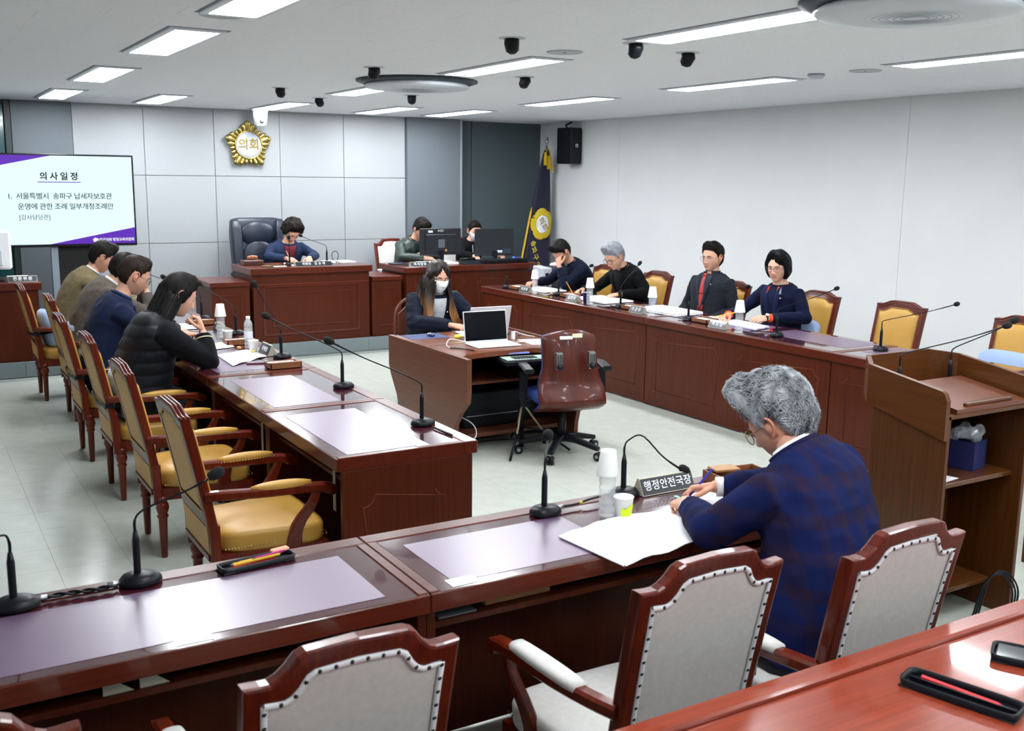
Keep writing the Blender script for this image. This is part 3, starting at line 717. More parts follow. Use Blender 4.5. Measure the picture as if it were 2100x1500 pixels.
# lumbar cushions with straps
def cushion(x, y, rz, lb, strap=True, z=.475, d=.15):
    t = thing('lumbar_cushion', lb, 'cushion', (x, y, 0), rz, 'pale blue lumbar cushions')
    m = M(); rg = []
    for zz, g in ((0, .03), (.02, .008), (.08, 0), (.2, 0), (.26, .008), (.29, .04), (.30, .07)):
        ring = []
        for i in range(24):
            a = 2*PI*i/24; cx = math.copysign(abs(math.cos(a))**.5, math.cos(a))*(.205-g); cy = math.copysign(abs(math.sin(a))**.6, math.sin(a))*(.055-g*.5)
            ring.append(V(cx, d*0-.135+cy+.9*cx*cx-.17*zz, z+zz))
        rg.append(ring)
    m.loft(rg).build('cushion_body', BLUEC, t)
    if strap:
        zz = .60; yb = -.235-.115*((zz-.42)/.58)**1.15
        P = [(-.2, -.12, zz+.01), (-.245, yb+.02, zz), (-.24, yb-.03, zz), (0, yb-.045, zz-.012), (.24, yb-.03, zz), (.245, yb+.02, zz), (.2, -.12, zz+.01)]
        M().bar(P, .004, .022).build('strap', INK, t)
cushion(1.29, 6.60, -PI/2, 'pale blue lumbar cushion behind the woman in the black vest', True)
cushion(1.27, 7.62, -PI/2, 'pale blue lumbar cushion behind the man in the navy jacket', True)
cushion(1.36, 8.93, -PI/2, 'rounded pale blue cushion behind the grey-jacketed man', False)
cushion(1.25, 9.87, -PI/2, 'farthest pale blue cushion, behind the man in tan', True)
cushion(6.64, 6.40, PI/2, 'pale blue cushion showing beside the woman in the navy blazer', False)
cushion(6.66, 4.46, PI/2, 'pale blue cushion on the chair at the right edge', False)
cushion(6.62, 8.62, PI/2, 'pale blue cushion just showing behind the grey-haired man in black', False)
# executive chair
t = thing('executive_chair', 'large navy black leather executive chair behind the chairwoman', 'chair', (3.76, 12.1, .15), 0)
EL = mat('black_leather', '#1c2433', .35, bump=.25, bscale=160, spec=.5)
def rr(w_, d, z, y0, n=28, e=.4, bow=0): return [V(w_*math.copysign(abs(math.cos(a))**e, math.cos(a)), y0+d*math.copysign(abs(math.sin(a))**e, math.sin(a))-bow*(math.cos(a)**2), z) for a in [2*PI*i/n for i in range(n)]]
M().loft([rr(.27, .05, .5, .16), rr(.31, .06, .6, .17), rr(.325, .06, .9, .2), rr(.33, .06, 1.15, .23), rr(.31, .055, 1.28, .25), rr(.27, .04, 1.315, .255), rr(.2, .02, 1.325, .255)]).build('backrest', EL, t)
for s_ in (-1, 1): M().loft([rr(.05, .06, .52, .1), rr(.062, .075, .7, .11), rr(.065, .08, 1.0, .15), rr(.06, .075, 1.2, .18), rr(.05, .06, 1.285, .21), rr(.03, .03, 1.31, .22)]).build('wing_bolster', EL, t, loc=(s_*.27, 0, 0))
m = M(); m.ball((0, .185, 1.12), (.235, .062, .165), 28, 16); m.build('headrest', EL, t)
m = M(); m.ball((0, .15, .80), (.225, .055, .26), 28, 16); m.build('lumbar_pad', EL, t)
M().box((-.28, -.3, .40), (.28, .2, .50), .03).build('seat', EL, t)
for s_ in (-1, 1): M().tube([(s_*.31, -.22, .45), (s_*.33, -.24, .64), (s_*.33, -.1, .68), (s_*.33, .15, .66)], .025, 8).build('arm', INK, t)
M().tube([(0, 0, .08), (0, 0, .42)], .03, 10).build('gas_column', STEEL, t)
for k in range(5):
    a = k*2*PI/5; M().bar([(0, 0, .10), (.3*math.cos(a), .3*math.sin(a), .07)], .04, .03).build('base_leg', INK, t); M().ball((.3*math.cos(a), .3*math.sin(a), .03), .028, 10, 8).build('castor', INK, t)
# plywood office chair (steno)
t = thing('office_chair', 'swivel chair with a curved reddish plywood back shell and blue fabric seat', 'chair', (4.03, 6.03, 0), R(-14))
PLY = wood('plywood_shell', '#5a2114', '#42150b', 'z', .34, .15, .35)
BLF = mat('blue_chair_fabric', '#1f3472', .9, bump=.4, bscale=600, var=.25, vscale=45)
def shell(off, th, nm, material, z0=.36, shrink=0):
    m = M(); rows_ = []
    zs = np.linspace(0, 1, 18)
    for s_ in zs:
        z = .345+s_*.585
        y = -.20-.06*math.exp(-((s_-.12)/.16)**2)+.05*s_-.03*math.sin(s_*PI)
        if s_ < .1: y += (.1-s_)*1.1
        w_ = .245 if s_ < .3 else .245-.045*min(1, (s_-.3)/.25)
        if s_ > .9: w_ -= .05*((s_-.9)/.1)**2
        w_ -= shrink; row = []
        for i in range(13):
            u = -1+i/6; row.append(V(u*w_, y+off+.05*u*u*(1 if s_ > .3 else .6), z-(shrink if s_ > .97 else 0)-(.03*u*u*max(0, (s_-.9)/.1))))
        rows_.append(row)
    a = [p for r_ in rows_ for p in r_]; b = [p+V(0, th, 0) for p in a]; nn = 13; k = len(rows_); fs = []
    for i in range(k-1):
        for j in range(nn-1):
            q = (i*nn+j, i*nn+j+1, (i+1)*nn+j+1, (i+1)*nn+j); fs.append(q); fs.append(tuple(x+k*nn for x in q[::-1]))
    ed = [j for j in range(nn)]+[i*nn+nn-1 for i in range(1, k)]+[(k-1)*nn+j for j in range(nn-2, -1, -1)]+[i*nn for i in range(k-2, 0, -1)]
    for i in range(len(ed)): p, q = ed[i], ed[(i+1) % len(ed)]; fs.append((p, p+k*nn, q+k*nn, q))
    m.add(a+b, fs, 0, True); m.build(nm, material, t)
shell(0, .012, 'back_shell', PLY); shell(.014, .045, 'back_upholstery', BLF, shrink=.008)
M().loft([rr(.22, .2, .40, .05), rr(.235, .215, .42, .05), rr(.235, .215, .45, .05), rr(.2, .18, .47, .05)]).build('seat', BLF, t)
M().box((-.12, -.12, .34), (.12, .12, .40), .01).build('mechanism', INK, t)
for s_ in (-1, 1):
    M().bar([(s_*.2, 0, .39), (s_*.29, .0, .39), (s_*.30, .0, .45), (s_*.29, .0, .62)], .06, .03, up=(0, 1, 0)).build('arm_post', INK, t)
    M().bar(bez([(s_*.29, -.12, .64), (s_*.29, .0, .66), (s_*.28, .13, .655)], 6), .075, .035, ch=.3).build('arm_pad', INK, t)
    M().box((s_*.12-.024, -.268, .67), (s_*.12+.024, -.222, .79), .003).build('adjuster_plate', STEEL, t)
    for q in (-.012, .002, .014): M().box((s_*.12+q-.003, -.2705, .72), (s_*.12+q+.003, -.2675, .775)).build('slot', DARK, t)
    M().lathe([(.022, 0), (.025, .01), (.02, .02), (0, .022)], (s_*.12, -.268, .695), 14, axis=(0, -1, 0)).build('knob', INK, t)
M().box((-.10, -.216, .875), (-.01, -.200, .895)).build('label_sticker', PAPER, t); M().box((-.008, -.217, .885), (.06, -.201, .91)).build('label_sticker', mat('yellow_note', '#dfe6bb', .7), t)
M().tube([(0, 0, .10), (0, 0, .36)], [.035, .03], 12).build('gas_column', INK, t)
for k in range(5):
    a = k*2*PI/5+.35; c, s_ = math.cos(a), math.sin(a)
    M().bar([(0, 0, .13), (.12*c, .12*s_, .125), (.31*c, .31*s_, .085)], [.07, .055, .04], [.05, .045, .03], ch=.25).build('base_leg', INK, t)
    w_ = M(); w_.lathe([(0, -.028), (.025, -.028), (.031, -.02), (.031, -.006), (.02, -.004), (.02, .004), (.031, .006), (.031, .02), (.025, .028), (0, .028)], (.31*c, .31*s_, .032), 16, axis=(-s_, c, 0)); w_.build('castor', INK, t)
    M().lathe([(0, -.030), (.014, -.030), (.014, .030), (0, .030)], (.31*c, .31*s_, .032), 12, axis=(-s_, c, 0)).build('castor_hub', mat('castor_grey', '#7d8287', .5), t)
# reporter's chair
t = thing('side_chair', 'brown round-backed chair behind the woman with the mask', 'chair', (3.92, 8.0, 0), PI-.2)
M().box((-.22, -.2, .42), (.22, .22, .47), .02).build('seat', STW, t)
P = bez([(-.22, -.2, .3), (-.235, -.22, .6), (-.22, -.25, .8), (-.13, -.27, .9), (0, -.275, .92), (.13, -.27, .9), (.22, -.25, .8), (.235, -.22, .6), (.22, -.2, .3)], 24)
M().tube(P, .012, 8).build('back_frame', mat('chair_tube_brown', '#6b3a2c', .35), t)
M().loft([[V(x, -.255+.02*0, z) for x, z in ((-.2, .5), (.2, .5), (.2, .78), (.1, .87), (-.1, .87), (-.2, .78))], [V(x, -.225, z) for x, z in ((-.2, .5), (.2, .5), (.2, .78), (.1, .87), (-.1, .87), (-.2, .78))]], smooth=False).build('backrest', mat('chair_brown_pad', '#5a2c20', .5), t)
for x, y in ((-.2, -.18), (.2, -.18), (-.2, .2), (.2, .2)): M().tube([(x, y, 0), (x, y, .43)], .012, 8).build('leg', INK, t)
# ------------------------------------------------------------ people
def smooth01(x): x = np.clip(x, 0, 1); return x*x*(3-2*x)
def G(x, s): return np.exp(-(x/s)**2)
def head_surf(d, fem=0.0):
    """unit directions (n,3) in head space (x right, y forward, z up) -> surface points in metres"""
    x, y, z = d[:, 0], d[:, 1], d[:, 2]
    ce = np.sqrt(np.clip(1-z*z, 0, 1)); ce_ = np.maximum(ce, 1e-6)
    cx, cy = x/ce_, y/ce_
    low = np.clip(-z, 0, 1)
    rx = .0755*np.where(z > 0, ce**.82, ce**.62)*(1-.26*smooth01((low-.15)/.8))
    ryf = .092*np.where(z > 0, ce**.85, ce**.45); ryb = .102*np.where(z > 0, ce**.85, ce**.9)*(1-.42*smooth01((low-.12)/.6))
    px = cx*rx; py = np.where(cy > 0, cy*ryf, cy*ryb); pz = .115*z
    fr = smooth01((cy-.1)/.4)
    # flatten the face a little, then the features
    py = py-fr*.010*np.clip((cy-.75)/.25, 0, 1)
    ax = np.abs(px)
    py += fr*.0045*G(pz-.022, .012)*G(ax-.026, .028)               # brow
    py -= fr*.0085*G(pz-.002, .014)*G(ax-.031, .015)               # eye sockets
    py += fr*.004*G(pz+.028, .018)*G(ax-.040, .018)                # cheek
    ramp = np.clip((.014-pz)/.048, 0, 1); drop = smooth01((pz+.051)/.010)
    wn = .0075+.0055*ramp
    py += fr*(.0225-.003*fem)*ramp**1.15*drop*G(px, wn)            # nose
    py += fr*.005*G(pz+.040, .006)*G(ax-.013, .006)                # nostril wings
    py += fr*.006*G(pz+.066, .011)*G(px, .024)                     # lips mound
    py -= fr*.0035*G(pz+.0665, .0022)*G(px, .022)                  # mouth line
    py -= fr*.003*G(pz+.080, .005)*G(px, .02)
    py += fr*.009*G(pz+.100, .014)*G(px, .022)                     # chin
    return np.stack([px, py, pz], 1)
def sph(az, el): return np.stack([np.sin(az)*np.cos(el), np.cos(az)*np.cos(el), np.sin(el)], -1)
SKIN = mat('skin', (.60, .36, .26), .48, spec=.4, tint=True, bump=.12, bscale=400)
EYEW = mat('eye_white', '#e8e4e0', .2); IRIS = mat('iris_dark', '#20130d', .1); LASH = mat('lash_black', '#17110f', .7)
def hair_mat(name, c): return mat(name, c, .55, spec=.16, var=.35, vscale=55, bump=.6, bscale=90, aniso=(1.6, 1.6, .35))
def head_mesh(m, Mh, sp):
    na, ne = 92, 66
    s = np.linspace(-1, 1, na, endpoint=False); az = np.sign(s)*np.abs(s)**1.45*PI
    te = np.linspace(-1, 1, ne); el = (np.sign(te)*np.abs(te)**1.12)*PI/2*.992
    A, E = np.meshgrid(az, el); d = sph(A.ravel(), E.ravel()); p = head_surf(d, sp.get('fem', 0))
    t = np.ones((len(p), 3))*np.array(sp.get('tone', (1, 1, 1)))
    fr = d[:, 1] > .3; ax = np.abs(p[:, 0])
    lip = fr*G(p[:, 2]+.066, .0085)*(ax < .0235)*G(ax, .026)
    lipc = np.array(sp.get('lip', (.86, .52, .50)))
    t *= 1-lip[:, None]*(1-lipc)
    t *= 1-(fr*G(p[:, 2]+.022, .02)*G(ax-.042, .018))[:, None]*np.array([0, .10, .08])
    t *= 1-(fr*G(p[:, 2]+.03, .02)*G(ax, .012))[:, None]*np.array([0, .07, .06])
    t *= 1-(fr*G(p[:, 2]-.0, .010)*G(ax-.031, .017))[:, None]*np.array([.12, .22, .22])
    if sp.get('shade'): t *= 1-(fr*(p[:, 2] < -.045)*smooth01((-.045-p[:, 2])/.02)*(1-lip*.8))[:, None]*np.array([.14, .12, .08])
    p4 = (Mh[:3, :3]@p.T).T+Mh[:3, 3]; fs = []
    for i in range(ne-1):
        for j in range(na): k = (j+1) % na; fs.append((i*na+j, i*na+k, (i+1)*na+k, (i+1)*na+j))
    fs.append(tuple(range(na))[::-1]); fs.append(tuple(range((ne-1)*na, ne*na)))
    m.add(p4, fs, 0, True, t)
    T = lambda q: Mh[:3, :3]@V(*q)+Mh[:3, 3]
    ton = tuple(np.array(sp.get('tone', (1, 1, 1)))*np.array([1, .82, .80]))
    for sx in (-1, 1):                                             # ears
        rings = []
        for k in range(7):
            f = k/6; w_ = math.sin(PI*(.12+.8*f)); rings.append([T((sx*(.070+.016*math.sin(f*PI)*.9+.005*math.cos(a)), -.006+.017*w_*math.sin(a)-.004*f, -.034+.066*f)) for a in [2*PI*i/12 for i in range(12)]])
        m.loft(rings, tint=ton)
        m.tube([T(q) for q in bez([(sx*.080, .008, -.002), (sx*.085, .010, .018), (sx*.089, -.004, .032), (sx*.092, -.020, .022), (sx*.090, -.022, .0), (sx*.084, -.010, -.022), (sx*.080, .004, -.03)], 16)], [.0042]*14+[.005, .004], 7, tint=ton)
def eyes(Mh, sp, parent):
    T = lambda q: Mh[:3, :3]@V(*q)+Mh[:3, 3]; Rm = Mh[:3, :3]; sc_ = np.linalg.norm(Rm[:, 0])
    style = sp.get('eyes', 'down')
    tone = tuple(np.array(sp.get('tone', (1, 1, 1)))*np.array([.93, .86, .86]))
    for sx in (-1, 1):
        lid = M(); w_ = M(); ir = M(); lash = M(); br = M(); c = V(sx*.031, .0655, .0005)
        w_.ball(T(c), .0125*sc_, 16, 12)
        g = V(sp.get('gaze', 0)*.5, 1, -.35 if style == 'down' else 0); g = unit(g)
        ir.lathe([(0, .0), (.0055*sc_, 0), (.0045*sc_, .0008*sc_), (0, .001*sc_)], T(c+g*.0118), 12, axis=Rm@g)
        lo = {'down': -24, 'open': 12, 'closed': -30}[style]
        rings = []
        for e in np.linspace(lo, 80, 7): rings.append([T(c+.0136*V(*sph(np.array(a), np.array(R(e))))) for a in np.linspace(-1.35, 1.35, 14)])
        rings2 = [[T(c+.0128*V(*sph(np.array(a), np.array(R(e))))) for a in np.linspace(-1.35, 1.35, 14)] for e in np.linspace(lo, 80, 7)]
        lid.loft(rings, False, 0, True, False, tone)
        rings = [[T(c+.0134*V(*sph(np.array(a), np.array(R(e))))) for a in np.linspace(-1.35, 1.35, 14)] for e in (-80, -55, -38 if style != 'open' else -34)]
        lid.loft(rings, False, 0, True, False, tone)
        lid.build('eyelid', SKIN, parent, tint=True)
        lash.tube([T(c+.0140*V(*sph(np.array(a), np.array(R(lo-1+3*math.cos(a)))))) for a in np.linspace(-1.1, 1.1, 10)], .0009*sc_, 5)
        bc = sp.get('brow', 1)
        P = [(sx*.013, .092, .0175), (sx*.024, .0905, .0225), (sx*.036, .0845, .0225), (sx*.047, .0755, .016)]
        br.tube([T((p[0], p[1]-.003, p[2])) for p in bez(P, 9)], [.001*sc_*bc, .0022*sc_*bc, .0028*sc_*bc, .003*sc_*bc, .0028*sc_*bc, .0025*sc_*bc, .002*sc_*bc, .0014*sc_*bc, .0007*sc_*bc], 6)
        w_.build('eye', EYEW, parent); ir.build('iris', IRIS, parent); lash.build('eyelash', LASH, parent)
        br.build('eyebrow', mat('brow_'+sp.get('browcol', '2a211d'), '#'+sp.get('browcol', '2a211d'), .9), parent)
def hair_shell(Mh, sp, parent, material):
    """hair as a thick cap over the scalp with a real hairline, plus loose locks"""
    st = sp['hair']; top, side, backt, pouf = st.get('top', .016), st.get('side', .007), st.get('back', .012), st.get('front', .014)
    hl0, hl1, hl2, hl3 = st.get('line', (.52, .42, -.05, -.50))     # z of hairline at front, temple, ear, nape
    def line(a): return np.interp(np.abs(a), [0, R(38), R(60), R(72), R(80), R(88), R(104), R(116), R(135), PI], [hl0, hl0-.03, hl1, hl2+.22, min(hl2-.06, hl1), hl2+.10, min(hl2+.26, hl1), min(-.34, hl2), hl3, hl3])
    def shell(d):
        az = np.arctan2(d[:, 0], d[:, 1]); p = head_surf(d); L0 = line(az)+st.get('peak', 0)*G(az-st.get('paz', 0), st.get('pw', .45))+.055*np.sin(az*9+1)*np.sin(az*23)*(d[:, 1] > .2)
        k = smooth01((d[:, 2]-L0)/(.14+.22*np.clip(d[:, 1], 0, 1)))
        fr = np.clip(d[:, 1], 0, 1); upn = np.clip(d[:, 2], 0, 1); th = side+(top-side)*smooth01((d[:, 2]+.1)/.8)+(backt-side)*np.clip(-d[:, 1], 0, 1)*.8
        st['_pf'] = pouf*smooth01((fr+.1)/.5)*smooth01((upn-.30)/.45)
        if st.get('partline') is not None:
            th = th*(1-.55*G(p[:, 0]-st['partline'], .006)*(d[:, 1] > -.2)*(d[:, 2] > .3))
        dirn = p/np.linalg.norm(p, axis=1)[:, None]
        return p, dirn, k, th, L0
    na, ne = 84, 60; az = np.linspace(-PI, PI, na, endpoint=False); el = np.linspace(-1.35, PI/2*.99, ne)
    A, E = np.meshgrid(az, el); d = sph(A.ravel(), E.ravel()); p, dirn, k, th, L0 = shell(d)
    nz = np.array([noise.noise(Vector((q[0]*st.get('nf', 28), q[1]*st.get('nf', 28), q[2]*st.get('nf', 28)*.6))) for q in p])
    r = np.where(k > 0, (.0015+th*k)*(1+st.get('rough', .25)*nz), -.006)
    q = p+dirn*r[:, None]; q[:, 2] += st['_pf']*k; q[:, 1] += st['_pf']*k*.25
    q = (Mh[:3, :3]@q.T).T+Mh[:3, 3]; m = M(); fs = []
    kk = k.reshape(ne, na)
    for i in range(ne-1):
        for j in range(na):
            j2 = (j+1) % na
            if max(kk[i, j], kk[i, j2], kk[i+1, j], kk[i+1, j2]) > 0: fs.append((i*na+j, i*na+j2, (i+1)*na+j2, (i+1)*na+j))
    fs.append(tuple(range((ne-1)*na, ne*na)))
    m.add(q, fs, 0, True)
    h = m.build('hair', material, parent)
    # locks
    lm = M(); n = st.get('locks', 260); rnd = np.random.default_rng(hash(sp['id']) % 1000 if not isinstance(sp['id'], int) else sp['id'])
    crown = unit(V(*st.get('crown', (.1, -.45, .9)))); sc_ = np.linalg.norm(Mh[:3, 0]); ll = st.get('len', .05); lift = st.get('lift', .004); w0 = st.get('w', .0016)
    cnt = 0
    while cnt < n:
        a = rnd.uniform(-PI, PI); zz = rnd.uniform(-.6, .98); d0 = V(math.sin(a)*math.sqrt(1-zz*zz), math.cos(a)*math.sqrt(1-zz*zz), zz)
        _, _, k, _, L0 = shell(d0[None]); cnt += 1
        if k[0] < .25: continue
        flow = d0-crown*np.dot(d0, crown)*1.0; flow = unit(flow-d0*np.dot(flow, d0)+rnd.normal(0, st.get('mess', .18), 3)+V(*st.get('comb', (0, 0, 0))))
        P = []; dd = d0.copy(); steps = 6; L_ = ll*rnd.uniform(.6, 1.2); cur = rnd.normal(0, st.get('curl', .0), 3)
        for s_ in range(steps):
            p1, dr, k1, t1, _ = shell(dd[None]); off = t1[0]*max(k1[0], .35)+.0012+lift*(s_/5)**1.5*rnd.uniform(.5, 1.3)
            P.append(p1[0]+dr[0]*off+V(0, .25, 1)*st['_pf'][0]*k1[0])
            flow = unit(flow-dd*np.dot(flow, dd)+cur*(s_)); dd = unit(dd+flow*L_/.1/steps)
            if k1[0] <= .02 and s_ > 1: break
        if len(P) < 3: continue
        P = [Mh[:3, :3]@x+Mh[:3, 3] for x in P]
        lm.tube(P, [w0*sc_*(.6+.7*math.sin(PI*min(1, (i+1)/len(P)*.8))) for i in range(len(P)-1)]+[w0*.25], 4, flat=.5, up=Mh[:3, :3]@d0, cap=False)
    tag(lm.build('hair_locks', material, h), kind='stuff')
    return h
def hair_fall(Mh, parent, material, azr, z0, z1, r0, r1, th, name='long_hair', wave=.004, n=26, steps=16, bend=(0, 0), tip=None, strands=60, seed=3):
    """a curtain of hair hanging from the head: azimuth range, from head-z z0 to z1"""
    m = M(); rnd = np.random.default_rng(seed); a0, a1 = R(azr[0]), R(azr[1]); out = []; inn = []; tin = []
    def P(u, v, off):
        a = a0+(a1-a0)*u; z = z0+(z1-z0)*v
        rx = .078+(r0)*math.sin(min(1, v*2)*PI/2)+(r1-r0)*v; ry = .088+(r0)*math.sin(min(1, v*2)*PI/2)+(r1-r0)*v
        e = math.sin(u*PI)**.35; wave_=1; wv = wave*math.sin(v*9+u*17)*v+.0025*math.sin(u*60)
        return V(math.sin(a)*(rx+off*e+wv)+bend[0]*v*v, math.cos(a)*(ry+off*e+wv)-.012+bend[1]*v*v, z)
    grid = []
    for layer in (1, 0):
        for j in range(steps+1):
            for i in range(n+1):
                v = j/steps; tk = th*(1-.65*v**3)*min(1, .1+v*5)
                grid.append(Mh[:3, :3]@P(i/n, v*(1-.06*math.sin(i*2.3)**2), tk*layer)+Mh[:3, 3])
                c = (1, 1, 1) if tip is None else tuple(1+(np.array(tip)-1)*smooth01((v-.35)/.45))
                tin.append(c)
    W = n+1; K = (steps+1)*W; fs = []
    for j in range(steps):
        for i in range(n): q = (j*W+i, j*W+i+1, (j+1)*W+i+1, (j+1)*W+i); fs += [q, tuple(x+K for x in q[::-1])]
    ed = list(range(W))+[j*W+n for j in range(1, steps+1)]+[steps*W+i for i in range(n-1, -1, -1)]+[j*W for j in range(steps-1, 0, -1)]
    for i in range(len(ed)): a, b = ed[i], ed[(i+1) % len(ed)]; fs.append((a, a+K, b+K, b))
    m.add(grid, fs, 0, True, np.array(tin))
    for _ in range(strands):
        u = rnd.uniform(.02, .98); v0 = rnd.uniform(0, .25); v1 = min(1.06, v0+rnd.uniform(.5, 1)); Q = []; ph = rnd.uniform(0, 6)
        for s_ in np.linspace(0, 1, 9):
            v = v0+(v1-v0)*s_; tk = th*(1-.65*min(v, 1)**3); Q.append(Mh[:3, :3]@P(min(max(u+.02*math.sin(v*8+ph)*v, 0), 1), v, tk+.003+.003*v)+Mh[:3, 3])
        ct = np.array([(1, 1, 1) if tip is None else tuple(1+(np.array(tip)-1)*smooth01((v0+(v1-v0)*min(s_, 8)/8-.35)/.45)) for s_ in range(9) for _k in range(4)])
        m.tube(Q, [.002]*7+[.0014, .0006], 4, tint=ct, cap=False)
    return m.build(name, material, parent, tint=True)
def glasses(Mh, parent, col='1b1b20', rim=.0014, rad=(.0235, .019), round_=.7, name='glasses'):
    T = lambda q: Mh[:3, :3]@V(*q)+Mh[:3, 3]; m = M(); ln = M(); gm = mat('frame_'+col, '#'+col, .3, spec=.6)
    for sx in (-1, 1):
        P = []
        for a in np.linspace(0, 2*PI, 25):
            ex = math.copysign(abs(math.cos(a))**round_, math.cos(a))*rad[0]; ez = math.copysign(abs(math.sin(a))**round_, math.sin(a))*rad[1]
            P.append((sx*.033+ex, .0985-abs(sx*.033+ex)*.12, -.003+ez))
        m.tube([T(p) for p in P], rim, 6, cap=False)
        ln.add([T((p[0], p[1]-.0005, p[2])) for p in P[:-1]], [tuple(range(24))], 0)
        m.tube([T(p) for p in bez([(sx*.056, .092, .004), (sx*.070, .075, .006), (sx*.079, .02, .008), (sx*.082, -.012, .004), (sx*.082, -.024, -.012)], 10)], rim*.9, 6)
    m.tube([T(p) for p in bez([(-.011, .0985, .0), (0, .102, .003), (.011, .0985, .0)], 6)], rim, 6)
    g = m.build(name, gm, parent); ln.build('lenses', LENS, g); return g
def face_mask(Mh, parent):
    T = lambda q: Mh[:3, :3]@np.asarray(q)+Mh[:3, 3]
    m = M(); rows_ = []
    for v in np.linspace(0, 1, 13):
        z = -.014-.098*v; row = []
        for u in np.linspace(-1, 1, 21):
            a = u*1.18; zz = z+.020*abs(u)**1.5*(v-.42)*-2.2+(.012*(1-abs(u)) if v < .12 else 0)
            e = max(-.98, min(.98, zz/.115)); p = head_surf(np.array([[math.sin(a)*math.sqrt(1-e*e), math.cos(a)*math.sqrt(1-e*e), e]]))[0]
            bul = (.010*(1-u*u)+.014*math.sin(v*PI)*(1-abs(u))**1.0)
            q = p.copy(); q[1] = min(p[1], .098)+.004+bul*.9 if abs(u) < .5 else p[1]+.004+bul; q[0] *= 1.03+.02*math.sin(v*PI); q[2] = zz-.004*(1-abs(u))*(v)
            row.append(q)
        rows_.append(row)
    a = [T(p) for r_ in rows_ for p in r_]; b = [T(V(p[0]*.985, p[1]-.0025, p[2])) for r_ in rows_ for p in r_]; W = 21; H_ = 13; K = W*H_; fs = []
    for j in range(H_-1):
        for i in range(W-1): q = (j*W+i, j*W+i+1, (j+1)*W+i+1, (j+1)*W+i); fs += [q, tuple(x+K for x in q[::-1])]
    ed = list(range(W))+[j*W+W-1 for j in range(1, H_)]+[(H_-1)*W+i for i in range(W-2, -1, -1)]+[j*W for j in range(H_-2, 0, -1)]
    for i in range(len(ed)): p, q = ed[i], ed[(i+1) % len(ed)]; fs.append((p, p+K, q+K, q))
    m.add(a+b, fs, 0, True)
    for sx in (-1, 1): m.tube([T(p) for p in bez([(sx*.066, .038, -.035), (sx*.078, .01, -.01), (sx*.083, -.012, .02)], 6)], .0012, 5)
    m.build('face_mask', mat('mask_white', '#eceff4', .8), parent)
def hand(wr, dr, nrm, side, curl=.5, thumb=.5, sc_=1.0, spread=.04):
    """five-fingered hand; wr wrist, dr finger direction, nrm back-of-hand normal, side +1 right hand / -1 left"""
    m = M(); Yd = unit(dr); N = unit(np.asarray(nrm, float)-Yd*np.dot(nrm, Yd)); X = np.cross(Yd, N)    # X to the right of the fingers seen from the back
    B = np.stack([X, Yd, N], 1)*sc_; T = lambda q: B@V(*q)+np.asarray(wr, float)
    rings = []
    for y, w_, h_, zo in ((-.035, .026, .021, 0), (0, .027, .019, 0), (.025, .034, .017, 0), (.055, .041, .015, -.001), (.082, .042, .0125, -.002), (.092, .037, .009, -.004)):
        rings.append([T((w_*math.copysign(abs(math.cos(a))**.75, math.cos(a)), y, zo+h_*math.copysign(abs(math.sin(a))**.85, math.sin(a)))) for a in [2*PI*i/16 for i in range(16)]])
    m.loft(rings)
    sd = -side                                            # thumb side in x
    for i, (fx, L_, r) in enumerate(((.031, .070, .0088), (.0105, .079, .0090), (-.0105, .073, .0086), (-.030, .058, .0076))):
        p = V(fx*sd, .084-.005*abs(i-1), -.003); a = 0.12+curl*.55; dx = sd*(.5-i/3)*2*spread; P = [T(p-V(0, .02, 0)), T(p)]
        c = curl*(1+.12*i)
        for seg, (f, da) in enumerate(((.45, c*1.0), (.30, c*1.15), (.25, c*.7))):
            p = p+V(dx*(1-seg*.3), math.cos(a), -math.sin(a))*L_*f; P.append(T(p)); a += da
        m.tube(P, [r*.98*sc_, r*1.05*sc_, r*1.0*sc_, r*.93*sc_, r*.78*sc_], 9, roundcap=True)
    p = V(sd*.022, .012, -.006); P = [T(p-V(sd*.008, 0, 0)), T(p)]; a = .75
    for f, da in ((.038, -.25-thumb*.25), (.031, -.2-thumb*.35), (.026, 0)):
        p = p+V(sd*math.sin(a), math.cos(a), -.28-.35*thumb)*f*V(1, 1, 1); P.append(T(p)); a += da
    m.tube(P, [.0125*sc_, .0125*sc_, .0115*sc_, .0105*sc_, .0085*sc_], 9, roundcap=True)
    return m
def ring_e(c, u, v, ru, rv, n=24, e=2.4, vb=None):
    o = []
    for i in range(n):
        a = 2*PI*i/n; ca, sa = math.cos(a), math.sin(a); rvv = rv if sa > 0 else (vb if vb is not None else rv)
        o.append(c+u*ru*math.copysign(abs(ca)**(2/e), ca)+v*rvv*math.copysign(abs(sa)**(2/e), sa))
    return o
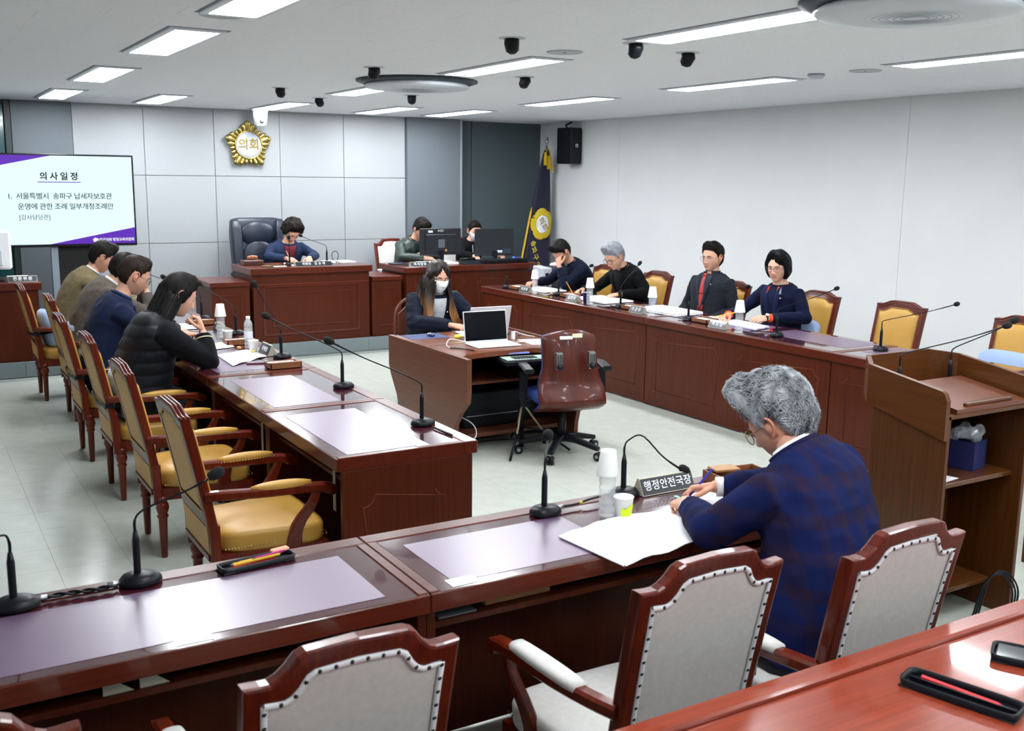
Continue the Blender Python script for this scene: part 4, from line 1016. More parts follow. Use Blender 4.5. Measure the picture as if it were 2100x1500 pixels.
class Torso:
    def __init__(s, P0, P3, face, bulge=.05, scale=1.0, wide=1.0, fat=0.0, lat=None):
        s.P0, s.P3 = np.asarray(P0, float), np.asarray(P3, float); f = V(*face); f[2] = 0; s.face = unit(f)
        s.L = unit(lat) if lat is not None else unit(np.cross(s.face, V(0, 0, 1)))   # to the person's right
        mid = (s.P0+s.P3)/2-s.face*bulge*2; s.mid = mid; s.k = scale; s.wd = wide; s.fat = fat
    def c(s, t): return (1-t)**2*s.P0+2*t*(1-t)*s.mid+t*t*s.P3
    def fr(s, t):
        d = unit(2*(1-t)*(s.mid-s.P0)+2*t*(s.P3-s.mid)); F = unit(np.cross(d, s.L))
        if np.dot(F, s.face) < 0: F = -F
        return d, F
    def dims(s, t):
        T_ = [0, .15, .3, .5, .68, .8, .88, .94, 1.0]; W = [.178, .175, .160, .165, .180, .182, .158, .108, .066]; D = [.125, .12, .115, .12, .122, .115, .10, .08, .062]
        fat = s.fat*math.exp(-((t-.3)/.25)**2)
        return (np.interp(t, T_, W)*s.k*s.wd+fat*.6, np.interp(t, T_, D)*s.k+fat)
    def rings(s, inf=0, t0=0, t1=1.0, n=14):
        out = []
        for t in np.linspace(t0, t1, n):
            w_, d_ = s.dims(t); d, F = s.fr(t); out.append(ring_e(s.c(t), s.L, F, w_+inf, d_+inf, 28, 2.5))
        return out
    def front(s, u, t, off=0):
        w_, d_ = s.dims(t); d, F = s.fr(t); w_ += s.inf; d_ += s.inf; x = min(abs(u)/w_, .97); y = d_*(1-x**2.5)**(1/2.5)
        n = unit(F+s.L*(u/w_)**3*.9)
        return s.c(t)+s.L*u+F*y+n*off
def strip(T, ts, uL, uR, off, th=.004, nc=6, mtx=None):
    """a piece of cloth lying on the front of the torso: between lateral curves uL(t), uR(t)"""
    m = M(); a = []; b = []
    for t in ts:
        l, r_ = uL(t), uR(t)
        for j in range(nc+1):
            u = l+(r_-l)*j/nc; e = math.sin(PI*min(max(j/nc, .0), 1))**.3 if 0 < j < nc else 0
            a.append(T.front(u, t, off+th*(.4+.6*e))); b.append(T.front(u, t, off-.010))
    W = nc+1; K = len(a); fs = []
    for i in range(len(ts)-1):
        for j in range(nc): q = (i*W+j, i*W+j+1, (i+1)*W+j+1, (i+1)*W+j); fs += [q, tuple(x+K for x in q[::-1])]
    n_ = len(ts); ed = list(range(W))+[i*W+nc for i in range(1, n_)]+[(n_-1)*W+j for j in range(nc-1, -1, -1)]+[i*W for i in range(n_-2, 0, -1)]
    for i in range(len(ed)): p, q = ed[i], ed[(i+1) % len(ed)]; fs.append((p, p+K, q+K, q))
    m.add(a+b, fs, 0, True); return m
def person(sp):
    t = thing('person', sp['label'], 'person', (sp['P0'][0], sp['P0'][1], sp.get('floor', 0)))
    off = V(*t.location)
    k = sp.get('scale', 1.0); P3_ = V(*sp['P3'])+(V(*sp['head'])-V(*sp['P3']))*sp.get('nk', .22); P0_ = V(*sp['P0'])+V(0, 0, .06)
    T = Torso(P0_-off, P3_-off, sp['face'], sp.get('bulge', .03), k, sp.get('wide', 1.0), sp.get('fat', 0), sp.get('lat'))
    hc = V(*sp['head'])-off-V(0, 0, .008); yaw, pitch, roll = sp['look']      # yaw: world direction angle in degrees (0=+x), pitch down deg
    f = V(math.cos(R(yaw))*math.cos(R(pitch)), math.sin(R(yaw))*math.cos(R(pitch)), -math.sin(R(pitch))); r_ = unit(np.cross(f, V(0, 0, 1))); u_ = np.cross(r_, f)
    r2 = r_*math.cos(R(roll))+u_*math.sin(R(roll)); u2 = np.cross(r2, f); hs = sp.get('hs', 1.0)*k*1.10
    Mh = np.eye(4); Mh[:3, 0] = r2*hs; Mh[:3, 1] = f*hs; Mh[:3, 2] = u2*hs; Mh[:3, 3] = hc
    TH = lambda q: Mh[:3, :3]@V(*q)+Mh[:3, 3]
    # skeleton
    d1, F1 = T.fr(1.0); sho = {}; sw = .172*k*sp.get('wide', 1)
    for s_ in (-1, 1): sho[s_] = T.c(.80)+T.L*s_*sw-F1*.0+d1*.010
    j = {1: sp['R'], -1: sp['L']}
    vox = sp.get('vox', .009)
    # ---- body: torso, neck, arms and legs in one skin, with head and hands grown on
    b = M(); b.loft(T.rings(-.012, 0, 1.0))
    nk0, nk1 = T.c(.9), TH((0, -.030, -.055)); b.tube([nk0, T.c(1.0)+F1*.005, (T.c(1.0)+nk1)/2+F1*.004, nk1], [.07*k, .060*k, .054*k, .052*k], 16)
    legs = []
    hip = T.c(.02)
    for s_ in (-1, 1):
        h0 = hip+T.L*s_*.09; dirk = unit(T.face+T.L*s_*.12); kn = h0+dirk*.40*k; kn[2] = .495; an = V(kn[0], kn[1], .10)+T.face*sp.get('foot', .02)
        legs.append((h0, kn, an)); b.tube([h0, (h0+kn)/2, kn, (kn+an)/2, an], [.075, .068, .05, .045, .032], 12)
    for s_ in (-1, 1):
        E_, W_ = V(*j[s_]['e'])-off, V(*j[s_]['w'])-off; b.tube([sho[s_], (sho[s_]+E_)/2, E_], [.05, .044, .036], 12, roundcap=True); b.tube([E_, (E_+W_)/2, W_], [.036, .034, .025], 12, roundcap=True)
    v, fcs, nn = voxel(b, .014, 3)
    bm_ = M(); tone = tuple(sp.get('tone', (1, 1, 1))); bm_.add(v, fcs, 0, True, tone)
    head_mesh(bm_, Mh, sp)
    for s_ in (-1, 1):
        q = j[s_]
        if q.get('hide'): continue
        W_ = V(*q['w'])-off; E_ = V(*q['e'])-off; dr = V(*q['d']) if 'd' in q else unit(W_-E_)
        hm = hand(W_, dr, q.get('n', (0, 0, 1)), s_, q.get('curl', .5), q.get('thumb', .5), k*sp.get('hand', .96))
        hv, hf, _ = voxel(hm, sp.get('hvox', .0035), 2); bm_.add(hv, hf, 0, True, tuple(np.array(tone)*np.array([1.0, .93, .90])))
    bm_.build('body', SKIN, t, tint=True)
    eyes(Mh, sp, t)
    # ---- clothes
    def cloth(m, vs, name, material, wr=.0, sm=4, seed=0, extra=None):
        v, fc, nn = voxel(m, vs, sm)
        if wr:
            dz = np.empty(len(v))
            for i, p in enumerate(v):
                q = Vector((p[0]*8+seed, p[1]*8, p[2]*11)); q2 = Vector((p[0]*22+seed, p[1]*22+3, p[2]*15))
                w1 = noise.noise(q); dz[i] = wr*(1-abs(w1)*3.0)*.8+wr*.5*noise.noise(q2)
            if extra is not None: dz += extra(v)
            v = v+nn*dz[:, None]
        mm = M(); mm.add(v, fc, 0, True); return mm.build(name, material, t)
    J = sp['jacket']; inf = J.get('inf', .014); T.inf = inf+(.006 if J.get('extra') else .001); jm = M()
    jm.loft(T.rings(inf, -.06 if J.get('long', True) else .02, .975, 16))
    slv = J.get('sleeve', (.071, .060, .052, .048, .040)); sleeves = J.get('sleeves', True)
    def sleeve_m(q):
        m = M()
        for s_ in (-1, 1):
            E_, W_ = V(*j[s_]['e'])-off, V(*j[s_]['w'])-off; en = E_+(W_-E_)*(1-.035/max(np.linalg.norm(W_-E_), .05))
            S_ = sho[s_]
            P = [S_-T.L*s_*.05+d1*-.01, S_, S_+(E_-S_)*.35, S_+(E_-S_)*.7, E_+(E_-S_)*.02]
            m.tube(P, [slv[0]*.9*k, slv[0]*k, slv[1]*k*1.03, slv[2]*k*1.05, slv[2]*k*.98], 16, roundcap=True)
            m.tube([E_, E_+(en-E_)*.3, E_+(en-E_)*.7, en], [slv[2]*k*.98, slv[2]*k, slv[3]*k, slv[4]*k], 16, roundcap=False)
            m.ball(E_, slv[2]*k*1.0, 12, 8)
        return m
    if sleeves: jm.join(sleeve_m(0))
    jk = cloth(jm, vox, J.get('name', 'jacket'), J['mat'], J.get('wr', .0045), J.get('sm', 3), sp['id']*3.1, J.get('extra'))
    if not sleeves: cloth(sleeve_m(0), vox, 'sweater_sleeves', J['sleeve_mat'], .004, 3, 5)
    # trousers and shoes
    tm = M(); tm.loft(T.rings(.006, -.12, .12, 5))
    for h0, kn, an in legs: tm.tube([h0, (h0+kn)/2, kn, (kn+an)/2, an+V(0, 0, -.02)], [.098, .088, .070, .062, .056], 14, roundcap=True)
    cloth(tm, .016, 'trousers', sp.get('trousers', mat('trousers_dark', '#1b1e27', .85)), .004, 3, 2)
    for h0, kn, an in legs:
        sm_ = M(); a0 = V(an[0], an[1], 0); rings = []
        for s_, w_, h_ in ((-.06, .03, .05), (-.05, .038, .07), (0, .04, .075), (.07, .045, .055), (.14, .047, .045), (.19, .035, .035), (.20, .02, .02)):
            c = a0+T.face*s_; rings.append([c+T.L*w_*math.cos(a)+V(0, 0, h_*.5+h_*.5*math.sin(a)) for a in [2*PI*i/12 for i in range(12)]])
        sm_.loft(rings)
        sm_.build('shoe', mat('shoe_black', '#101114', .3), t)
    ts = lambda a, b, n=10: list(np.linspace(a, b, n))
    # collar
    def collar(material, rr_, h, gap=.5, name='collar', flare=.012, lift=0.0, thick=.005):
        c0 = T.c(.972)+F1*.006+d1*lift; rows_ = []
        for v_ in np.linspace(0, 1, 5):
            rows_.append([c0+d1*(h*v_-.012)+(T.L*math.sin(a)*(rr_*(1.08)-(.008-flare)*v_)+F1*math.cos(a)*(rr_*.98-(.010-flare)*v_)) for a in np.linspace(gap, 2*PI-gap, 28)])
        inn = [[c0+(p-c0)*1.0-(unit(p-c0))*thick for p in r_] for r_ in rows_]
        m = M(); a = [p for r_ in rows_ for p in r_]; bq = [p for r_ in inn for p in r_]; W = 28; K = len(a); fs = []
        for i in range(4):
            for jx_ in range(W-1): q = (i*W+jx_, i*W+jx_+1, (i+1)*W+jx_+1, (i+1)*W+jx_); fs += [q, tuple(x+K for x in q[::-1])]
        ed = list(range(W))+[i*W+W-1 for i in range(1, 5)]+[4*W+jx_ for jx_ in range(W-2, -1, -1)]+[i*W for i in range(3, 0, -1)]
        for i in range(len(ed)): p, q = ed[i], ed[(i+1) % len(ed)]; fs.append((p, p+K, q+K, q))
        m.add(a+bq, fs, 0, True); return m.build(name, material, t)
    if 'collar' in J: collar(J['mat'], J['collar'][0]*1.02, J['collar'][1]*.62, J['collar'][2], name='jacket_collar', flare=.016)
    if 'shirt' in sp:
        sh = sp['shirt']; tb = sh.get('bottom', .45); w0 = sh.get('w', .062)
        if sh.get('open', True): strip(T, ts(tb, .955, 12), lambda x: -w0*((x-tb)/(.955-tb))**.8-.004, lambda x: w0*((x-tb)/(.955-tb))**.8+.004, .004, .004).build('shirt', sh['mat'], t)
        if 'col' in sh: collar(sh['mat'], *sh['col'], name='shirt_collar')
        if sh.get('lapel', True):
            for s_ in (-1, 1):
                def uin(x, s_=s_): return s_*(w0*((x-tb)/(.955-tb))**.8-.002)
                def uout(x, s_=s_): q = (x-tb)/(.955-tb); return s_*(w0*q**.8+.004+.045*q**.7*(1 if q < .80 else max(.45, 1-(q-.80)*3.2)))
                strip(T, ts(tb, .95, 14), uin, uout, .011, .008).build('lapel', sh.get('lapmat', J['mat']), t)
        if sh.get('cuffs'):
            for s_ in (-1, 1):
                if j[s_].get('hide'): continue
                E_, W_ = V(*j[s_]['e'])-off, V(*j[s_]['w'])-off; dw = unit(W_-E_)
                M().tube([W_-dw*.05, W_-dw*.012+0*dw], [.036*k, .037*k], 18).build('shirt_cuff', sh.get('cuffmat', sh['mat']), t)
    if 'tie' in sp:
        tb = .34
        strip(T, ts(tb, .93, 12), lambda x: -(.012+.020*(1-(x-tb)/(.93-tb))**.7), lambda x: .012+.020*(1-(x-tb)/(.93-tb))**.7, .008, .006).build('necktie', sp['tie'], t)
        m = M(); m.ball(T.front(0, .945, .010), (.017, .016, .019), 12, 8); m.build('tie_knot', sp['tie'], t)
    if 'zip' in sp: strip(T, ts(.15, .95, 12), lambda x: -.012, lambda x: .012, .003, .003).build('placket', sp['zip'], t)
    if sp.get('badge'):
        m = M(); p = T.front(-sp['badge'][0], sp['badge'][1], .016); m.lathe([(.0, .004), (.006, .004), (.0085, .001), (.0085, -.002), (0, -.002)], p, 12, axis=F1); m.build('lapel_badge', GOLDM, t)
    if 'hairmat' in sp: sp['hairobj'] = hair_shell(Mh, sp, t, sp['hairmat'])
    if 'glasses' in sp: glasses(Mh, t, **sp['glasses'])
    if sp.get('mask'): face_mask(Mh, t)
    sp['_'] = (t, T, Mh, off, TH, F1, d1, k)
    return t
def cl(name, c, rough=.85, **kw): return mat(name, c, rough, spec=kw.pop('spec', .12), bump=kw.pop('bump', .35), bscale=kw.pop('bscale', 500), var=kw.pop('var', .10), vscale=kw.pop('vscale', 30), sheen=kw.pop('sheen', .03), **kw)
BLK = hair_mat('black_hair', '#16120f'); BRN = hair_mat('dark_brown_hair', '#241a14'); SIL = hair_mat('silver_hair', '#8d9097'); GRY = mat('grey_hair', '#8d9195', .6, spec=.2, var=.75, vscale=16, bump=.6, bscale=90, aniso=(1.6, 1.6, .6))
CHAR = cl('charcoal_wool', '#22262e'); BLKW = cl('black_wool', '#0b0c0e'); WSH = cl('white_shirt', '#e6e9ee', bump=.1)
short = dict(top=.018, side=.006, back=.010, front=.016, line=(.56, .42, .02, -.70), len=.045, lift=.003, locks=420, mess=.22, comb=(0, .35, 0))
fluffy = dict(top=.024, side=.008, back=.014, front=.02, line=(.50, .38, .0, -.70), len=.05, lift=.005, locks=460, mess=.25, comb=(0, .4, -.1))
AR = lambda e, w, **k: dict(e=e, w=w, **k)
P = []
# left row, facing +x
P.append(dict(id=1, label='woman in a black quilted vest, chin on her fist, at the left desks', P0=(1.25, 6.62, .50), P3=(1.385, 6.60, 1.065), head=(1.505, 6.575, 1.225), look=(-6, 24, 4), face=(1, 0, 0), bulge=.045, fem=1, wide=.98, fat=.02, hs=1.0,
    R=AR((1.62, 6.40, .825), (1.615, 6.50, 1.005), d=(-.20, .15, .9), n=(.8, -.35, .2), curl=1.35, thumb=.7), L=AR((1.50, 6.86, .82), (1.66, 6.70, .83), d=(.5, -.8, 0), curl=.8),
    jacket=dict(mat=cl('quilted_black_nylon', '#0c0e14', .5, spec=.2), inf=.035, name='quilted_vest', wr=.003, sleeves=False, sleeve_mat=cl('black_knit', '#0d0e12'), sleeve=(.082, .074, .068, .056, .046), collar=(.085, .045, .9), extra=lambda v: .007*np.abs(np.sin(v[:, 2]*42+.4*np.sin(v[:, 1]*9)))**.6), hairmat=hair_mat('black_hair_long', '#0e0c0c'),
    hair=dict(top=.018, side=.016, back=.02, front=.012, line=(.55, .30, -.35, -.8), len=.06, lift=.001, locks=200, mess=.08, comb=(0, 0, -.4)), brow=.7, eyes='down', tone=(1.05, 1.03, 1.02)))
P.append(dict(id=2, label='man in a navy jacket and glasses leaning over the left desks, seen in profile', P0=(1.20, 7.62, .50), P3=(1.315, 7.60, 1.095), head=(1.435, 7.585, 1.265), look=(-4, 26, 0), face=(1, 0, 0), bulge=.05, wide=1.05, fat=.02,
    R=AR((1.52, 7.36, .83), (1.74, 7.5, .83), curl=.7), L=AR((1.5, 7.86, .83), (1.72, 7.72, .83), curl=.7), jacket=dict(mat=cl('navy_jacket_left', '#171f38'), inf=.018, collar=(.078, .045, .7)), shirt=dict(mat=cl('blue_shirt', '#33486f'), bottom=.5, col=(.066, .04, .5)),
    hairmat=BRN, hair=dict(short, line=(.60, .42, .05, -.66), front=.010), glasses=dict(col='22242a', round_=.75), tone=(.95, .88, .84), shade=1))
P.append(dict(id=3, label='man in a grey-brown jacket resting his chin on clasped hands, half hidden', P0=(1.26, 8.9, .50), P3=(1.47, 8.86, 1.09), head=(1.59, 8.85, 1.20), look=(0, 25, 0), face=(1, 0, 0), bulge=.06, wide=1.05,
    R=AR((1.76, 8.66, .83), (1.735, 8.76, 1.035), d=(-.3, .3, .9), n=(.8, -.2, .2), curl=1.15), L=AR((1.76, 9.06, .83), (1.74, 8.90, 1.03), d=(-.3, -.3, .9), n=(.8, .2, .2), curl=1.15), jacket=dict(mat=cl('grey_brown_wool', '#544d46', var=.2, vscale=60), inf=.018, collar=(.075, .03, .7)),
    shirt=dict(mat=WSH, bottom=.6, col=(.064, .035, .5)), hairmat=BLK, hair=short, tone=(.97, .9, .86)))
P.append(dict(id=4, label='man in a tan corduroy jacket at the far end of the left desks', P0=(1.27, 9.87, .50), P3=(1.475, 9.82, 1.10), head=(1.585, 9.80, 1.235), look=(-8, 32, 0), face=(1, 0, 0), bulge=.06,
    R=AR((1.74, 9.58, .83), (1.96, 9.66, .845), d=(1, .05, .25), n=(0, -.7, .7), curl=.25), L=AR((1.72, 10.04, .83), (1.9, 9.9, .83)), jacket=dict(mat=cl('tan_corduroy', '#6c6048', var=.15, vscale=50), inf=.016, collar=(.075, .035, .7)), shirt=dict(mat=WSH, bottom=.6, col=(.064, .035, .5)),
    hairmat=BLK, hair=dict(fluffy, line=(.55, .38, .0, -.70)), tone=(.97, .88, .82)))
# right row, facing -x
P.append(dict(id=5, label='man in a dark navy jacket holding his forehead in his hand, by the flag', P0=(6.62, 9.53, .50), P3=(6.455, 9.53, 1.05), head=(6.31, 9.52, 1.185), look=(186, 48, 0), face=(-1, 0, 0), bulge=.05, wide=1.05,
    L=AR((6.24, 9.33, .835), (6.215, 9.42, 1.045), d=(.12, .35, .9), n=(-.9, -.3, 0), curl=.75, thumb=.3), R=AR((6.36, 9.85, .83), (6.1, 9.75, .83)), jacket=dict(mat=cl('dark_navy_jacket', '#0f1528'), inf=.016, collar=(.078, .04, .7)), shirt=dict(mat=cl('dark_shirt', '#1c2238'), bottom=.55, col=(.066, .035, .5)),
    hairmat=BLK, hair=dict(short, top=.02), glasses=dict(col='1a1a1e', rad=(.025, .016), round_=.6), tone=(.92, .84, .80), shade=1))
P.append(dict(id=6, label='silver-haired man in a black jacket writing with a pencil', P0=(6.62, 8.62, .50), P3=(6.49, 8.60, 1.065), head=(6.34, 8.585, 1.195), look=(187, 30, 0), face=(-1, 0, 0), bulge=.045, wide=1.08, fat=.01,
    L=AR((6.56, 8.28, .835), (6.26, 8.38, .825), d=(-1, .25, -.1), n=(0, -.15, 1), curl=.35), R=AR((6.38, 8.93, .84), (6.07, 8.77, .84), d=(-.9, -.3, -.1), n=(.1, .5, .8), curl=.95), jacket=dict(mat=BLKW, inf=.018, collar=(.078, .04, .7)), shirt=dict(mat=cl('black_shirt', '#15161a'), bottom=.4, col=(.066, .04, .5)),
    hairmat=SIL, hair=dict(fluffy, top=.026, front=.024, line=(.52, .40, .0, -.68)), glasses=dict(col='18181c', rim=.0018, rad=(.024, .019)), tone=(1.02, .95, .9), browcol='5a5552'))
P.append(dict(id=7, label='man in a charcoal suit with a red tie, sitting upright', P0=(6.66, 7.45, .50), P3=(6.685, 7.45, 1.075), head=(6.655, 7.45, 1.255), look=(190, 2, 0), face=(-1, -.12, 0), bulge=.0, wide=1.12, fat=.015,
    L=AR((6.71, 7.17, .76), (6.42, 7.30, .645)), R=AR((6.62, 7.76, .76), (6.40, 7.62, .645)), jacket=dict(mat=CHAR, inf=.02, collar=(.08, .04, .8)), shirt=dict(mat=cl('dark_grey_shirt', '#2b303c'), bottom=.36, w=.058, col=(.066, .042, .45), lapmat=cl('charcoal_lapel', '#2c313b')), tie=mat('red_tie', '#a8322a', .5), badge=(.10, .80),
    hairmat=BLK, hair=dict(fluffy, top=.028, front=.012, line=(.60, .46, .06, -.66)), glasses=dict(col='5a5d62', rim=.0013, rad=(.022, .020), round_=1.0), eyes='open', tone=(.98, .88, .82)))
P.append(dict(id=8, label='woman with a black bob, navy blazer and orange collar', P0=(6.62, 6.47, .50), P3=(6.585, 6.47, 1.07), head=(6.525, 6.46, 1.245), look=(199, 6, 0), face=(-1, -.12, 0), bulge=.01, fem=1, wide=.98, hs=.98,
    L=AR((6.60, 6.18, .825), (6.27, 6.30, .830), d=(-1, .25, -.02), n=(.0, -.6, .8), curl=.4), R=AR((6.42, 6.78, .83), (6.10, 6.60, .83), d=(-1, -.2, -.08), n=(0, .3, .9), curl=.5), jacket=dict(mat=cl('navy_blazer', '#0e142e'), inf=.014), shirt=dict(mat=cl('navy_top', '#141b36'), bottom=.25, w=.05, cuffs=True, cuffmat=mat('orange_cuff', '#ee4a17', .7), lapmat=cl('navy_lapel', '#151d40')), badge=(.095, .80),
    hairmat=hair_mat('black_bob', '#0b0b0e'), hair=dict(top=.026, side=.024, back=.03, front=.016, line=(.30, .20, -.72, -.88), peak=.34, paz=.30, pw=.55, len=.07, lift=.001, locks=160, mess=.06, comb=(0, 0, -.4)), glasses=dict(col='2a1a20', rim=.0018, rad=(.0235, .017), round_=.7), eyes='open', lip=(.85, .42, .42), tone=(1.08, 1.02, 1.0), brow=.7))
# podium and clerks, facing -y
P.append(dict(id=9, label='chairwoman with curly dark hair and a burgundy scarf, writing at the podium', P0=(3.98, 12.02, .64), P3=(4.01, 11.95, 1.185), head=(4.035, 11.84, 1.335), look=(-84, 46, 6), face=(0, -1, 0), bulge=.04, fem=1, wide=1.0, floor=.15,
    R=AR((3.73, 11.80, 1.045), (3.885, 11.58, 1.03), d=(.35, -.9, -.1), n=(-.4, 0, .9), curl=.95), L=AR((4.30, 11.80, 1.04), (4.14, 11.56, 1.03), d=(-.3, -.9, -.1), n=(.3, 0, .9), curl=.55), jacket=dict(mat=cl('blue_grey_jacket', '#232e49'), inf=.018), shirt=dict(mat=mat('burgundy_scarf', '#6e1424', .8, bump=.4, bscale=200), bottom=.25, w=.075, lapmat=cl('blue_grey_jacket', '#232e49')), badge=(.10, .78),
    hairmat=hair_mat('curly_dark_hair', '#1d1714'), hair=dict(top=.036, side=.032, back=.04, front=.020, line=(.52, .38, -.30, -.55), len=.05, lift=.010, locks=700, mess=.9, curl=.5, w=.0026, rough=.5, nf=42), tone=(1.02, .93, .88)))
P.append(dict(id=10, label='clerk with short black hair in a greenish grey jacket behind the left monitor', P0=(5.60, 12.02, .64), P3=(5.665, 11.93, 1.19), head=(5.70, 11.80, 1.335), look=(-80, 42, 0), face=(.1, -1, 0), bulge=.04, wide=1.1, floor=.15,
    R=AR((5.40, 11.72, 1.0), (5.66, 11.56, .99), d=(.9, -.2, -.1), n=(0, -.3, 1), curl=.8), L=AR((5.93, 11.72, 1.0), (5.70, 11.66, 1.03), d=(-1, -.1, 0), n=(0, -.5, .8), curl=.3), jacket=dict(mat=mat('green_grey_satin', '#2f3c38', .38, var=.15, vscale=14), inf=.018, collar=(.078, .04, .7)), shirt=dict(mat=cl('dark_green_shirt', '#1f2f2e'), bottom=.4, col=(.066, .035, .5)),
    hairmat=BLK, hair=dict(fluffy, top=.028), tone=(.97, .86, .8)))
P.append(dict(id=11, label='clerk with centre-parted black hair and a white mask behind the right monitor', P0=(6.54, 12.12, .64), P3=(6.55, 12.05, 1.155), head=(6.555, 11.96, 1.30), look=(-96, 22, 0), face=(0, -1, 0), bulge=.03, fem=1, wide=.95, floor=.15, scale=.97,
    R=AR((6.30, 11.85, 1.0), (6.36, 11.58, .99), d=(-.2, -.9, -.1), curl=.5), L=AR((6.80, 11.85, 1.0), (6.72, 11.6, .99), hide=False, d=(0, -1, 0)), jacket=dict(mat=BLKW, inf=.018, collar=(.078, .03, .7)), hairmat=BLK,
    hair=dict(top=.010, side=.010, back=.016, front=.005, line=(.62, .36, -.05, -.6), len=.06, lift=.0, locks=160, mess=.05, partline=0.0), mask=True, tone=(1.08, 1.02, 1.0)))
P.append(dict(id=12, label='young woman with long ombre hair, mask and navy quilted jacket at the middle desk', P0=(3.92, 7.98, .46), P3=(3.93, 7.86, .99), head=(3.92, 7.80, 1.145), look=(-86, 14, 3), face=(-.12, -1, 0), bulge=.02, fem=1, wide=.98,
    R=AR((3.68, 7.74, .755), (3.87, 7.42, .775), d=(.5, -.85, -.05), n=(-.3, 0, .9), curl=.5), L=AR((4.22, 7.76, .78), (4.05, 7.42, .775), d=(-.3, -.9, -.05), n=(.3, 0, .9), curl=.5), jacket=dict(mat=mat('navy_quilt', '#121828', .6, spec=.12, bump=.3, bscale=60), inf=.030, wr=.005, sleeve=(.084, .078, .07, .058, .046), extra=lambda v: .005*np.abs(np.sin(v[:, 2]*45+3*v[:, 0]))**.7), shirt=dict(mat=cl('light_grey_sweater', '#aeb2b6'), bottom=.02, w=.060, lapel=False, col=(.074, .030, .02)),
    hairmat=mat('ombre_root', '#1e1613', .42, tint=False, var=.3, vscale=50, bump=.5, bscale=90), hair=dict(top=.018, side=.016, back=.02, front=.004, line=(.22, .20, -.5, -.85), peak=.46, paz=.05, pw=.42, len=.07, lift=.001, locks=220, mess=.06, comb=(0, 0, -.4), partline=.012), mask=True, eyes='down', tone=(1.08, 1.02, 1.0), glasses=dict(col='8a7868', rim=.0008, rad=(.024, .021), round_=1.0)))
P.append(dict(id=13, label='grey-haired man in a navy plaid jacket writing in the foreground, seen from behind', P0=(2.40, 2.15, .50), P3=(2.50, 2.335, 1.075), head=(2.515, 2.45, 1.165), look=(112, 34, 4), face=(-.12, 1, 0), bulge=.07, wide=1.14, fat=.02, vox=.007, hvox=.003, hs=1.0,
    L=AR((2.19, 2.40, .845), (2.30, 2.64, .84), d=(.30, .95, -.05), n=(-.3, 0, .9), curl=.9), R=AR((2.74, 2.62, .86), (2.52, 2.76, .845), d=(-.8, .55, -.1), n=(.3, .3, .9), curl=1.0), jacket=dict(mat=None, inf=.02, wr=.006, collar=(.082, .05, .8), sleeve=(.082, .072, .064, .055, .044)), shirt=dict(mat=WSH, bottom=.5, col=(.068, .045, .5), cuffs=True),
    hairmat=GRY, hair=dict(top=.046, side=.016, back=.026, front=.034, line=(.50, .36, .0, -.72), len=.06, lift=.010, locks=2600, mess=.45, curl=.12, w=.0012, rough=.4, nf=30, crown=(.1, -.5, .85), comb=(0, .3, .1)), glasses=dict(col='8a6a3a', rim=.0018, rad=(.025, .022), round_=.9), tone=(1.0, .88, .85), browcol='6a6a6a', lat=(.985, .16, .07)))
# plaid cloth for the man in front: woven bands of two tones
pm = mat('navy_plaid', '#1c275c', .85, spec=.1, bump=.4, bscale=600); nt = pm.node_tree; bs = nt.nodes['Principled BSDF']
tc = nt.nodes.new('ShaderNodeTexCoord'); sep = nt.nodes.new('ShaderNodeSeparateXYZ'); nt.links.new(tc.outputs['Object'], sep.inputs[0]); prev = None
for ax, sc2 in (('X', 75), ('Z', 62)):
    mu = nt.nodes.new('ShaderNodeMath'); mu.operation = 'MULTIPLY'; mu.inputs[1].default_value = sc2; nt.links.new(sep.outputs[ax], mu.inputs[0])
    si = nt.nodes.new('ShaderNodeMath'); si.operation = 'SINE'; nt.links.new(mu.outputs[0], si.inputs[0])
    gt = nt.nodes.new('ShaderNodeMath'); gt.operation = 'GREATER_THAN'; gt.inputs[1].default_value = .45; nt.links.new(si.outputs[0], gt.inputs[0])
    if prev is None: prev = gt
    else:
        ad = nt.nodes.new('ShaderNodeMath'); ad.operation = 'ADD'; nt.links.new(prev.outputs[0], ad.inputs[0]); nt.links.new(gt.outputs[0], ad.inputs[1]); prev = ad
hf = nt.nodes.new('ShaderNodeMath'); hf.operation = 'MULTIPLY'; hf.inputs[1].default_value = .36; nt.links.new(prev.outputs[0], hf.inputs[0])
mx = nt.nodes.new('ShaderNodeMix'); mx.data_type = 'RGBA'; mx.inputs[6].default_value = lin('#121b46'); mx.inputs[7].default_value = lin('#2a1c28')
nt.links.new(hf.outputs[0], mx.inputs[0]); nt.links.new(mx.outputs[2], bs.inputs['Base Color'])
P[-1]['jacket']['mat'] = pm
for sp_ in P: person(sp_)
BY = {p['id']: p for p in P}
# long hair, scarves and small things worn
t, T, Mh, off, TH, F1, d1, k = BY[1]['_']
hair_fall(Mh, t, mat('black_fall', '#0d0b0c', .4, tint=True, bump=.6, bscale=80, aniso=(1.5, 1.5, .3)), (74, 286), .04, -.27, .000, .008, .021, bend=(0, -.02), strands=90)
for z_, r_ in ((.03, .0480),):
    E_, W_ = V(*BY[1]['R']['e'])-off, V(*BY[1]['R']['w'])-off; dw = unit(W_-E_); p = W_-dw*.065
    M().tube([p-dw*.002, p+dw*.004], .0535, 20).build('cream_cuff_stripe', mat('cream_stripe', '#d9cfa4', .8), t)
t, T, Mh, off, TH, F1, d1, k = BY[12]['_']
OM = mat('ombre_hair', '#211813', .42, tint=True, bump=.6, bscale=80, var=.3, vscale=60, aniso=(1.5, 1.5, .3))
hair_fall(Mh, t, OM, (30, 170), .03, -.36, .003, .052, .024, wave=.026, tip=(22, 16, 7.5), strands=120, bend=(.045, .115), seed=4, name='long_hair')
